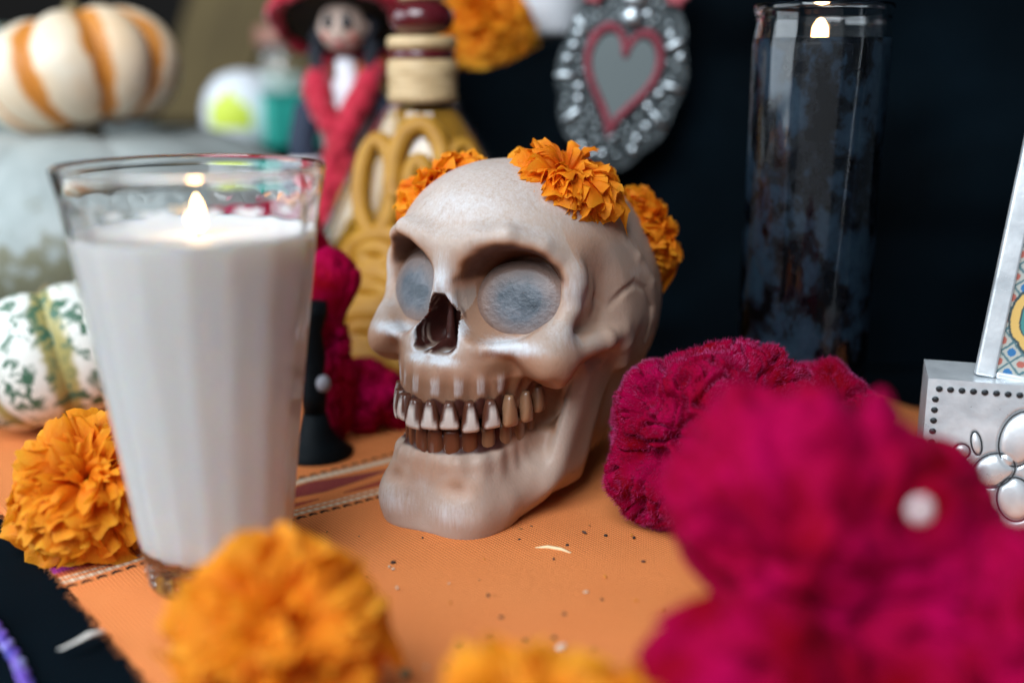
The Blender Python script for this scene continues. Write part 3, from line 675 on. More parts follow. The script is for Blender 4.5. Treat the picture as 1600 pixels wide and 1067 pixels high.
def cockscomb(label, loc, lobes, sub=6, lam=.0075, amp=.0030, hair=0, group='magenta cockscomb flowers', seed=0, stem=None):
    """lobes: (centre offset, radii) seen from the flower's centre"""
    r = np.random.default_rng(50 + seed); D, F = icosphere(sub)
    t = thing('cockscomb', label, 'flower', loc, group=group)
    rr = np.zeros((len(D), len(lobes)))
    for k, (c, rad) in enumerate(lobes):
        c = np.array(c)/np.array(rad); d = D/np.array(rad); A = (d*d).sum(1); B = (d*-c).sum(1); Cc = c @ c - 1
        disc = B*B - A*Cc; s = np.where(disc > 0, (-B + np.sqrt(np.maximum(disc, 0)))/A, 0); rr[:, k] = np.maximum(s, 0)
    k_ = 900; mx = rr.max(1); base = mx + np.log(np.exp((rr - mx[:, None])*k_).sum(1))/k_
    P = D*base[:, None]
    kv = r.normal(size=(26, 3)); kv /= np.linalg.norm(kv, axis=1)[:, None]; kv *= 2*np.pi/lam*r.uniform(.85, 1.15, (26, 1)); ph = r.uniform(0, 6.28, 26)
    f = np.cos(P @ kv.T + ph).sum(1)/np.sqrt(13.)
    ridge = sstep(0, .60, np.abs(f)); big = vnoise(P + 5 + seed, 55)*.5 + vnoise(P + 9 + seed, 110)*.35
    hgt = amp*(ridge - .55) + amp*1.6*big - amp*1.5*sstep(.15, .6, vnoise(P + 3, 95)) - amp*.8*sstep(.30, .7, vnoise(P + 31, 190))
    P2 = D*(base + hgt)[:, None]
    P2[:, 2] = np.maximum(P2[:, 2], .0006 - loc[2])
    link('comb', mesh('comb', P2, F), m_cs, t)
    if hair:
        tri = P2[F]; nrm = np.cross(tri[:, 1] - tri[:, 0], tri[:, 2] - tri[:, 0]); ar = np.linalg.norm(nrm, axis=1); nrm /= ar[:, None] + 1e-12
        w_ = ar*(.02 + ridge[F].mean(1)**3); w_ *= (nrm[:, 1] < .55); pick = r.choice(len(F), hair, p=w_/w_.sum())
        uv = r.random((hair, 2)); fl = uv.sum(1) > 1; uv[fl] = 1 - uv[fl]; tq = tri[pick]
        b0 = tq[:, 0] + uv[:, :1]*(tq[:, 1] - tq[:, 0]) + uv[:, 1:]*(tq[:, 2] - tq[:, 0]); rd = P2[F[pick, 0]]; rd /= np.linalg.norm(rd, axis=1)[:, None]
        dr = .45*nrm[pick] + .55*rd + r.normal(0, .26, (hair, 3)); dr /= np.linalg.norm(dr, axis=1)[:, None]
        side = np.cross(dr, r.normal(size=(hair, 3))); side /= np.linalg.norm(side, axis=1)[:, None]
        Lh = r.uniform(.0009, .0022, hair)[:, None]; wd = .00009
        V = np.stack([b0 - side*wd, b0 + side*wd, b0 + dr*Lh], 1).reshape(-1, 3); V[:, 2] = np.maximum(V[:, 2], .0006 - loc[2])
        me = mesh('velvet_hair', V, np.arange(hair*3).reshape(-1, 3), False)
        pale = sstep(.1, .6, vnoise(P[F[pick, 0]] + 2, 95))*r.random(hair)
        attr_f(me, 'tip', np.column_stack([pale*0, pale*0, np.clip(.25 + pale*1.1, 0, 1)]).ravel())
        link('velvet_hair', me, m_hair, t, kind='stuff')
    if stem: link('stem', MB().tube(stem, np.linspace(.0042, .0030, len(stem)), 10).me('stem'), m_stem, t)
    return t
GC = 'magenta cockscomb flowers on the altar'
cockscomb('crisp rounded magenta cockscomb lying against the right side of the skull', (.0735, .398, .0340), [((0, 0, 0), (.035, .030, .0335)), ((.012, .004, .006), (.029, .026, .030)), ((-.014, -.004, -.012), (.024, .024, .021))], 7, .0088, .0058, 42000, GC, 1, [(.02, .01, -.028), (.045, .03, -.0285), (.07, .045, -.0290)])
cockscomb('small magenta cockscomb half hidden in front of the black candle', (.1290, .4260, .0260), [((0, 0, 0), (.026, .022, .027))], 6, .0095, .0046, 16000, GC, 2)
cockscomb('big blurred magenta cockscomb nearest the viewer on the right', (.0740, .2500, .0470), [((-.001, .008, .019), (.031, .028, .030)), ((.016, .006, .010), (.027, .026, .027)), ((-.018, -.022, -.018), (.028, .024, .026)), ((.029, .004, .000), (.023, .024, .028)), ((.004, 0, -.02), (.032, .03, .028)), ((.026, -.012, -.018), (.026, .024, .026))], 6, .0135, .0056, 0, GC, 3)
cockscomb('magenta cockscomb lobe between the big blurred one and the tin frame', (.1080, .2700, .0480), [((0, 0, .004), (.021, .022, .024)), ((.002, .004, -.024), (.02, .02, .024))], 6, .012, .0040, 0, GC, 4, [(-.004, -.012, -.006), (-.006, -.026, -.022), (-.010, -.040, -.0450)])
cockscomb('dark magenta cockscomb at the lower right corner of the picture', (.1240, .2300, .0360), [((0, 0, 0), (.026, .026, .035))], 6, .012, .0050, 0, GC, 5)
cockscomb('tall magenta cockscomb behind the white candle, seen through its rim', (-.1240, .545, .0660), [((0, 0, .018), (.030, .020, .028)), ((0, 0, -.035), (.014, .012, .030)), ((-.012, 0, -.005), (.020, .016, .024))], 6, .010, .0034, 0, GC, 6)
cockscomb('magenta cockscomb between the white candle and the bottle, upper one', (-.0830, .490, .0520), [((0, 0, .025), (.0125, .013, .0135)), ((.001, 0, -.02), (.010, .010, .030)), ((-.004, 0, .008), (.011, .011, .018))], 6, .010, .0030, 0, GC, 7)
cockscomb('low magenta cockscomb on the runner between candle and bottle', (-.0720, .5050, .0190), [((0, 0, 0), (.0190, .016, .0185)), ((.012, .002, -.006), (.010, .01, .0115))], 6, .010, .0030, 0, GC, 8)
o = link('white_fleck', MB().ell((0, 0, 0), (.0022, .0016, .0024), 12, 8).me('white_fleck'), mat('fleck_white', (.80, .74, .74), .5), None, (.0873, .2165, .0822), label='tiny white floret caught on the blurred cockscomb', cat='fleck')  # small white ellipsoid set on the near cockscomb
# ---------------------------------------------------------------- pumpkins and gourd
def pumpkin_mesh(rx, h, nl, depth, seed, dip=.30, N=240, K=60):
    r = np.random.default_rng(seed); a = np.linspace(0, 2*np.pi, N, endpoint=False); ph = np.linspace(0, np.pi, K)
    A, Pq = np.meshgrid(a, ph); A = A.ravel(); Pq = Pq.ravel()
    wob = .25*np.sin(A*2 + r.random()*6) + .18*np.sin(A*3 + r.random()*6)
    g = np.abs(np.sin((A*nl + wob*1.6)/2)); lobe = 1 - depth*(1 - g**.55)
    s = np.sin(Pq)**.72; x = rx*s*lobe
    z = h*.5*np.cos(Pq)*(1 - .25*depth*(1 - g)*2) - h*dip*.5*np.exp(-(s/.32)**2)*np.sign(np.cos(Pq))
    V = np.stack([x*np.cos(A), x*np.sin(A), z], 1); V *= (1 + .012*vnoise(V, 26 + seed))[:, None]
    i = np.arange(N*K).reshape(K, N); j = np.roll(i, -1, 1)
    F = np.stack([i[:-1], i[1:], j[1:], j[:-1]], -1).reshape(-1, 4)
    return V, F, g, s
def pumpkin(label, loc, rot, rx, h, nl, depth, m, seed, cat='pumpkin', stemcol=(.20, .15, .07), stem_h=.3):
    V, F, g, s = pumpkin_mesh(rx, h, nl, depth, seed)
    Rm = np.array(Euler(rot).to_matrix()); zmin = (V @ Rm.T)[:, 2].min()
    t = thing('pumpkin' if cat == 'pumpkin' else 'gourd', label, cat, (loc[0], loc[1], loc[2] - zmin), rot)
    me = mesh('rind', V, F); attr_f(me, 'groove', 1 - g)
    link('rind', me, m, t)
    ms = mat('pumpkin_stem_%d' % seed, stemcol, .8)
    z0 = h*.5 - h*.17; pts = [(0, 0, z0 - .004), (0, 0, z0 + h*stem_h*.4), (h*.05, 0, z0 + h*stem_h), (h*.10, .0, z0 + h*stem_h*1.25)]
    link('stem', MB().tube(pts, [rx*.16, rx*.09, rx*.085, rx*.10], 9).me('stem'), ms, t)
m = mat('pumpkin_bluegrey', rough=.55); T = NT(m)
n1 = T.noise(26, 6, .6); n2 = T.noise(110, 4, .6); tc = T.n('ShaderNodeTexCoord'); sx = T.n('ShaderNodeSeparateXYZ'); T.l(tc.outputs['Object'], sx.inputs[0])
warty = T.math('ADD', T.math('MULTIPLY', n2, .9), T.math('MULTIPLY', T.math('SUBTRACT', .034, sx.outputs['Z']), 6.0))
c = T.ramp(n1, [(.3, (.29, .33, .32)), (.7, (.44, .47, .455))]); c = T.mix(T.ramp(warty, [(.52, 0.), (.66, .85)]), c, (.15, .135, .062)); T.color(c); T.bump(n2, .3, .004)
pumpkin('big pale blue grey pumpkin with tan warts behind the white candle', (-.285, .735, 0), (0, 0, .4), .150, .146, 9, .055, m, 1, stemcol=(.16, .12, .06), stem_h=.02)
m = mat('pumpkin_striped', rough=.45); T = NT(m)
n1 = T.noise(30, 5, .65); n2 = T.noise(12, 4, .6)
st = T.math('ADD', T.attr('groove', 'Fac'), T.math('MULTIPLY', T.math('SUBTRACT', n1, .5), 1.25))
c = T.mix(T.ramp(n2, [(.40, 0.), (.72, .8)]), (.80, .73, .60), (.80, .47, .20)); c = T.mix(T.ramp(st, [(.40, 0.), (.56, 1.)]), c, (.62, .23, .035)); T.color(c); T.bump(n1, .2, .002)
pumpkin('small cream pumpkin with orange stripes on top of the big grey pumpkin', (-.268, .700, .1295), (R(-9), R(-11), R(20)), .0615, .074, 9, .17, m, 2, stem_h=.17)
m = mat('gourd_speckled', rough=.4); T = NT(m)
n1 = T.noise(170, 4, .6); n2 = T.noise(60, 3); n3 = T.noise(45, 4)
st = T.math('ADD', T.attr('groove', 'Fac'), T.math('MULTIPLY', T.math('SUBTRACT', n1, .5), .6))
c = T.mix(T.ramp(n3, [(.55, 0.), (.8, .6)]), (.80, .80, .74), (.78, .55, .20)); c = T.mix(T.ramp(st, [(.40, 0.), (.62, .9)]), c, (.34, .28, .05))
spk = T.math('MULTIPLY', T.ramp(n1, [(.50, 0.), (.54, 1.)]), T.ramp(n2, [(.36, 0.), (.52, 1.)])); c = T.mix(spk, c, (.055, .14, .085)); T.color(c)
pumpkin('white gourd speckled dark green on the orange runner at the left edge', (-.222, .512, .001), (R(-14), R(-10), R(25)), .047, .070, 8, .14, m, 3, 'gourd', stem_h=.08)
m = mat('gourd_pale', rough=.45); T = NT(m); n1 = T.noise(70, 4)
c = T.mix(T.ramp(n1, [(.48, 0.), (.56, 1.)]), (.62, .68, .64), (.28, .42, .34)); T.color(T.mix(T.ramp(T.attr('groove', 'Fac'), [(.5, 0.), (.8, 1.)]), c, (.40, .36, .10)))
pumpkin('pale green and white gourd at the far upper left corner', (-.415, .935, .109), (0, 0, .3), .060, .105, 8, .12, m, 4, 'gourd', stem_h=.06)
# ---------------------------------------------------------------- shelf things: jar, domed white pot, teal box, white cup
t = thing('jar', 'pale glass jar with green contents and a brown lid on the low shelf', 'jar', (-.194, .960, .109))
link('glass', MB().lathe([(.001, .001), (.024, 0), (.028, .004), (.0285, .06), (.026, .068), (.0225, .073), (.0225, .080), (.0205, .080), (.0205, .073), (.024, .066), (.0265, .06), (.026, .006), (.002, .005)], 48).me('glass'), m_glass, t)
m = mat('jar_contents', rough=.6); T = NT(m); T.color(T.ramp(T.noise(70, 3), [(.35, (.36, .55, .46)), (.6, (.66, .72, .68))]))
link('contents', MB().lathe([(.001, .0055), (.0255, .0062), (.0262, .056), (.020, .058), (.001, .058)], 40).me('contents'), m, t)
link('lid', MB().lathe([(.0001, .0806), (.0236, .0806), (.0242, .083), (.0242, .094), (.023, .096), (.0001, .0965)], 40).me('lid'), mat('lid_brown', (.30, .13, .09), .5), t)
t = thing('pot', 'white domed pot with a yellow green label on the low shelf', 'pot', (-.228, .945, .109))
mw = mat('white_glaze', (.80, .82, .86), .35)
link('body', MB().lathe([(.001, .0), (.030, .0), (.034, .004), (.0345, .028), (.031, .042), (.022, .054), (.010, .0595), (.0001, .0605)], 48).me('body'), mw, t)
q = []; 
for i in range(13):
    for j in range(7):
        a_ = R(-128 + 62*i/12); z_ = .014 + .031*j/6; r_ = np.interp(z_, [.004, .028, .042, .054], [.034, .0345, .031, .022]) + .0006; q.append((r_*math.cos(a_), r_*math.sin(a_), z_))
link('label', mesh('label', q, [(j*1 + i*7, j + 1 + i*7, j + 1 + (i+1)*7, j + (i+1)*7) for i in range(12) for j in range(6) if j < 6 - abs(i - 5)*.55]), mat('label_lime', (.62, .72, .06), .5), t)
t = thing('box', 'small teal paper box beside the doll on the low shelf', 'box', (-.182, .915, .109), (0, 0, R(25)))
o = link('carton', MB().box((0, 0, .019), (.040, .030, .038)).me('carton', False), mat('teal_paper', (.02, .36, .29), .6), t); bevel(o, .001)
o = link('lid', MB().box((0, 0, .0405), (.042, .032, .005)).me('lid', False), mat('teal_dark', (.02, .28, .24), .6), t); bevel(o, .001)
t = thing('cup', 'white cup standing on the black step beside the back marigold', 'cup', (.0275, .735, .1925))
link('body', MB().lathe([(.001, 0), (.016, 0), (.0185, .003), (.024, .05), (.0245, .052), (.0235, .052), (.018, .005), (.001, .004)], 40).me('body'), mw, t)
link('handle', MB().tube([(.022, 0, .042), (.034, 0, .042), (.037, 0, .028), (.032, 0, .014), (.0195, 0, .012)], .0028, 8).me('handle'), mw, t)
# ---------------------------------------------------------------- bottle with wooden stopper and rope ornament
def bottle():
    t = thing('bottle', 'flat conical liquor bottle with golden scroll ornament and wooden stopper', 'bottle', (-.0460, .575, .0012), (0, 0, R(-6)))
    SY = .56
    Rb = lambda z: float(np.interp(z, [0, .004, .02, .06, .10, .130, .147, .156, .165], [.070, .078, .080, .069, .0500, .0345, .0235, .0165, .0150]))
    zs = np.linspace(.004, .165, 40); prof = [(.002, .001), (.070, .0004)] + [(Rb(z), z) for z in zs] + [(.0150, .1660), (.0118, .1660)] + [(max(.0118, Rb(z) - .0034), z) for z in zs[::-1] if z > .012] + [(.060, .0085), (.002, .008)]
    mg = mat('bottle_glass', (.97, .95, .88), .0, trans=1, ior=1.47)
    link('glass', MB().lathe(prof, 96, sy=SY).me('glass'), mg, t)
    ml = mat('golden_liquor', (.70, .36, .035), .12, trans=.42, ior=1.36)
    prof = [(.002, .0092), (.060, .0100)] + [(Rb(z) - .0040, z) for z in np.linspace(.013, .1505, 32)] + [(.012, .1507), (.001, .1507)]
    link('liquor', MB().lathe(prof, 80, sy=SY).me('liquor'), ml, t)
    mr = mat('ochre_rope', rough=.5); T = NT(mr); T.color(T.ramp(T.noise(60, 3), [(.3, (.34, .15, .012)), (.7, (.47, .235, .022))])); T.bump(T.noise(1, 2, sc=(300, 300, 900)), .4, .002)
    def on(xz):
        out = []
        for x, z in xz:
            r_ = Rb(max(.002, z)); x = max(-r_*.98, min(r_*.98, x)); out.append((x, -SY*math.sqrt(max(0, r_*r_ - x*x)) - .0018, z))
        return out
    def loop(cx, cz, rx, rz, rad, a0=0, a1=360, tilt=0):
        p = []
        for k in range(41):
            a_ = R(a0 + (a1 - a0)*k/40); x, z = rx*math.cos(a_), rz*math.sin(a_); p.append((cx + x*math.cos(tilt) - z*math.sin(tilt), cz + x*math.sin(tilt) + z*math.cos(tilt)))
        return MB().tube(on(p), rad, 12, flat=1.0)
    for args in [(-.0205, .1130, .0095, .0225, .0046), (.0015, .1190, .0130, .0245, .0052, -30, 210), (-.0190, .0790, .0170, .0105, .0056, 0, 360, .25), (-.0240, .0610, .0200, .0105, .0064), (-.0200, .0410, .0210, .0115, .0070), (-.0240, .0200, .0230, .0110, .0070),
                 (.0230, .0800, .0170, .0110, .0042, 0, 360, -.25), (.0240, .0580, .0200, .0110, .0048), (.0240, .0330, .0210, .0125, .0054), (.0225, .1130, .0080, .0210, .0034), (-.0190, .0790, .0080, .0045, .0050), (-.0235, .0605, .0110, .0042, .0052), (-.0205, .0405, .0120, .0050, .0058), (-.0245, .0200, .0130, .0045, .0058), (-.0450, .0300, .0080, .0180, .0050), (.0015, .0840, .0075, .0100, .0048), (.0015, .1130, .0050, .0130, .0044)]:
        link('scroll', loop(*args).me('scroll'), mr, t)
    mwd = mat('stopper_wood', rough=.5); T = NT(mwd); T.color(T.ramp(T.noise(1, 4, sc=(60, 60, 420)), [(.3, (.40, .26, .12)), (.7, (.66, .48, .27))])); T.bump(T.noise(1, 2, sc=(40, 40, 700)), .4, .001)
    md = mat('stopper_burgundy', (.085, .006, .010), .22, coat=.6)
    link('collar', MB().lathe([(.0154, .1540), (.0178, .1545), (.0182, .158), (.0172, .160), (.0180, .163), (.0172, .165), (.0180, .168), (.0176, .1745), (.0160, .1755), (.0152, .1755)], 48).me('collar'), mwd, t)
    link('dark_ring', MB().lathe([(.001, .1663), (.0160, .1757), (.0166, .177), (.0166, .1800), (.001, .1800)], 48).me('dark_ring'), md, t)
    link('wooden_ring', MB().lathe([(.001, .1802), (.0165, .1802), (.0178, .182), (.0178, .1850), (.0165, .1868), (.001, .1868)], 48).me('wooden_ring'), mwd, t)
    link('knob', MB().lathe([(.001, .1870)] + [(.0168*math.sin(R(a_))**.8, .1958 - .0088*math.cos(R(a_))*1.05) for a_ in range(32, 150, 8)] + [(.0085, .2046), (.001, .2046)], 48).me('knob'), md, t)
    link('knob_cap', MB().lathe([(.001, .2047), (.0105, .2047), (.0108, .2056), (.0095, .2068), (.001, .2072)], 40).me('knob_cap'), mwd, t)
bottle()
# ---------------------------------------------------------------- doll
def doll():
    t = thing('doll', 'cloth doll in a wide dark hat with red fluffy trim and red boa', 'doll', (-.0985, .665, .0012), (0, 0, R(-6)))
    skin = mat('doll_skin', (.52, .38, .31), .7); dark = mat('doll_black', (.012, .014, .022), .8); navy = mat('doll_navy', (.02, .03, .055), .8)
    red = mat('boa_red', (.42, .006, .022), .8, sheen=.3); T = NT(red); T.color(T.ramp(T.noise(160, 3), [(.3, (.30, .003, .012)), (.7, (.55, .012, .045))]))
    white = mat('doll_white', (.72, .70, .74), .8)
    def fuzz(pts, rad, name, n=1, seed=0, m=None):
        pts = np.array(pts, float); tt = np.linspace(0, 1, len(pts)); q = np.linspace(0, 1, 70); P = np.array([np.interp(q, tt, pts[:, k]) for k in range(3)]).T
        mb = MB().tube(P, np.interp(q, tt, rad if not np.isscalar(rad) else [rad]*len(pts)), 16); v = np.concatenate(mb.v)
        v = v + (vnoise(v + seed, 260)[:, None]*np.array([1, 1, 1]) + np.stack([vnoise(v + 3, 420), vnoise(v + 7, 420), vnoise(v + 11, 420)], 1))*.0016
        return link(name, mesh(name, v, mb.f), m or red, t)
    # skirt, with pom flowers
    link('skirt', MB().lathe([(.048, .0), (.050, .004), (.044, .040), (.034, .075), (.022, .105), (.014, .118), (.001, .120)], 40).me('skirt'), dark, t)
    r = np.random.default_rng(12); cols = [(.62, .30, .02), (.55, .50, .04), (.05, .26, .06), (.50, .03, .12), (.60, .18, .02), (.30, .34, .03)]
    for k in range(46):
        z = r.uniform(.006, .110); rad = np.interp(z, [0, .04, .075, .105, .12], [.050, .044, .034, .022, .012]); a_ = r.uniform(-math.pi, 0); s_ = r.uniform(.004, .0075)
        D, F = icosphere(2); v = D*s_*(1 + .22*vnoise(D*s_ + k, 420))[:, None]*np.array([1, .8, 1]) + np.array([rad*math.cos(a_), rad*math.sin(a_), z])
        c = cols[int(r.integers(6))]; link('skirt_flower', mesh('skirt_flower', v, F), mat('skirt_col_%.2f_%.2f' % c[:2], c, .8), t)
    link('torso', MB().lathe([(.001, .112), (.0145, .116), (.0165, .135), (.0185, .150), (.0130, .160), (.0062, .165), (.0058, .176), (.001, .177)], 32, sy=.75).me('torso'), white, t)
    for s_ in (-1, 1):
        link('sleeve', MB().tube([(s_*.015, 0, .155), (s_*.024, -.002, .145), (s_*.0265, -.008, .128), (s_*.0225, -.016, .116)], [.0075, .0085, .0080, .0085], 14).me('sleeve'), navy, t)
        hd = MB().ell((s_*.0205, -.0205, .1125), (.0045, .0055, .0060), 14, 10)
        for k in range(4): hd.tube([(s_*(.018 + .0022*k), -.0245, .110), (s_*(.0175 + .0022*k), -.0275, .1065), (s_*(.0170 + .0022*k), -.0275, .1030)], [.0012, .0011, .0008], 6)
        hd.tube([(s_*.0170, -.020, .112), (s_*.0135, -.0235, .1085)], [.0013, .0010], 6)
        link('hand', hd.me('hand'), skin, t)
        link('cuff', MB().lathe([(.0075, -.002), (.0100, 0), (.0092, .003), (.0072, .0032)], 18, (s_*.0220, -.0172, .1165)).me('cuff'), white, t)
    fuzz([(-.0160, .002, .170), (-.0155, -.0110, .160), (-.0095, -.0175, .147), (-.0025, -.0205, .136), (.003, -.0235, .112), (.002, -.0295, .078)], [.0066, .0076, .0076, .0074, .0074, .0062], 'boa', seed=1)
    fuzz([(.0160, .002, .170), (.0160, -.0110, .161), (.0105, -.0180, .148), (.0040, -.0215, .137), (-.004, -.0250, .112), (-.009, -.029, .082)], [.0068, .0080, .0078, .0074, .0070, .0060], 'boa', seed=2)
    # head
    D, F = icosphere(4); v = D.copy(); x, y, z = v.T
    rr = np.ones(len(v)); rr += .10*np.exp(-((x/.13)**2 + ((z + .08)/.20)**2))*(y < 0); rr += .05*np.exp(-((x/.35)**2 + ((z + .75)/.25)**2))*(y < 0)
    rr -= .07*np.exp(-(((np.abs(x) - .36)/.17)**2 + ((z - .12)/.16)**2))*(y < 0)
    v = v*rr[:, None]*np.array([.0138, .0130, .0170])*np.where(z < 0, 1 - .22*z*z, 1)[:, None]*np.array([1, 1, 1])
    hz = .1935
    hd = link('head', mesh('head', v + np.array([0, -.004, hz]), F), skin, t)
    for s_ in (-1, 1):
        e = link('eye', MB().ell((s_*.0052, -.0158, hz + .0025), (.0036, .0016, .0040), 14, 10).me('eye'), mat('doll_eye', (.012, .010, .012), .25), hd)
        link('eyebrow', MB().tube([(s_*.0025, -.0165, hz + .0072), (s_*.0055, -.0165, hz + .0082), (s_*.0085, -.0148, hz + .0070)], .0005, 6).me('eyebrow'), dark, hd)
        link('cheek', MB().ell((s_*.0070, -.0137, hz - .0045), (.0028, .0012, .0024), 12, 8).me('cheek'), mat('doll_rouge', (.50, .12, .09), .8), hd)
        link('ear', MB().ell((s_*.0136, -.002, hz), (.0020, .0028, .0042), 12, 8).me('ear'), skin, hd)
        fuzz([(s_*.010, .004, hz + .010), (s_*.0155, .002, hz), (s_*.0165, -.002, hz - .012), (s_*.0150, -.006, hz - .024)], [.004, .0042, .0036, .0028], 'braid', seed=5, m=dark)
    link('mouth', MB().ell((0, -.0150, hz - .0085), (.0036, .0012, .0013), 12, 8).me('mouth'), mat('doll_lips', (.36, .03, .04), .5), hd)
    link('hair', MB().ell((0, .001, hz + .0035), (.0150, .0140, .0165), 24, 14).me('hair'), dark, t)
    # hat: wide brim tipped back so that its underside faces the viewer
    hr = np.array(Euler((R(-29), 0, R(4))).to_matrix())
    br = MB().lathe([(.001, .002), (.034, .0035), (.0395, .0025), (.0400, .0015), (.0395, .0005), (.034, .0005), (.001, -.0008)], 64); bv = np.concatenate(br.v) @ hr.T + np.array([-.003, .007, hz + .0020])
    m = mat('hat_dark', rough=.9); T = NT(m); T.color(T.ramp(T.noise(180, 4), [(.45, (.010, .008, .008)), (.68, (.055, .040, .012))]))
    ht = link('hat_brim', mesh('hat_brim', bv, br.f), m, t)
    cr = MB().lathe([(.019, .002), (.0185, .012), (.0165, .022), (.001, .0245)], 40); link('hat_crown', mesh('hat_crown', np.concatenate(cr.v) @ hr.T + np.array([-.003, .007, hz + .0020]), cr.f), m, t)
    ring = [(hr @ np.array([.0395*math.cos(q), .0395*math.sin(q), .0015]) + np.array([-.003, .007, hz + .0020])) for q in np.linspace(0, 2*np.pi, 72)]
    fuzz(ring, .0042, 'hat_trim', seed=9)
    o = link('paper_flower', None, None, t) if False else None
    D, F = icosphere(3); v = D*(1 + .25*vnoise(D, 3.2))[:, None]*np.array([.0085, .0075, .0105]) + np.array([-.0215, -.0285, .106]); link('posy', mesh('posy', v, F), mat('posy_orange', (.82, .30, .06), .8), t)
doll()
# black candlestick with a flared foot, half hidden by the candle
t = thing('candlestick', 'black candlestick with a flared foot and a white bead beside the candle', 'candlestick', (-.0895, .470, .0012))
mk = mat('black_lacquer', (.0025, .005, .007), .6, spec=.12)
link('foot', MB().lathe([(.001, 0), (.0165, 0), (.017, .002), (.0120, .006), (.0075, .012), (.0055, .020), (.001, .021)], 40).me('foot'), mk, t)
link('shaft', MB().lathe([(.001, .0205), (.0052, .0205), (.0060, .030), (.0048, .036), (.0062, .046), (.0050, .058), (.0075, .066), (.0078, .071), (.001, .072)], 32).me('shaft'), mk, t)
link('bead', MB().ell((.0052, -.0035, .0350), (.0034, .0032, .0040), 14, 10).me('bead'), mat('bead_white', (.22, .22, .25), .6), t)
# ---------------------------------------------------------------- tin heart on the black cloth
m_tin = mat('tin_dark', (.24, .26, .265), .38, metal=1); T = NT(m_tin); T.color(T.ramp(T.noise(300, 4), [(.35, (.02, .024, .026)), (.65, (.11, .125, .13))]))
m_tinl = mat('tin_bright', (.42, .46, .48), .33, metal=1)
def plate(pts, y0, y1):
    n = len(pts); v = [(x, y0, z) for x, z in pts] + [(x, y1, z) for x, z in pts]
    return MB().add(v, [tuple(range(n)), tuple(range(2*n-1, n-1, -1))] + [(i, i + n, (i+1) % n + n, (i+1) % n) for i in range(n)])
def heart_pts(s, n=72):
    out = []
    for k in range(n):
        q = 2*math.pi*k/n; x = 16*math.sin(q)**3; z = 13*math.cos(q) - 5*math.cos(2*q) - 2*math.cos(3*q) - math.cos(4*q)
        out.append((x*s/16, (z + 2.2)*s*1.58/16 - .004))
    return out
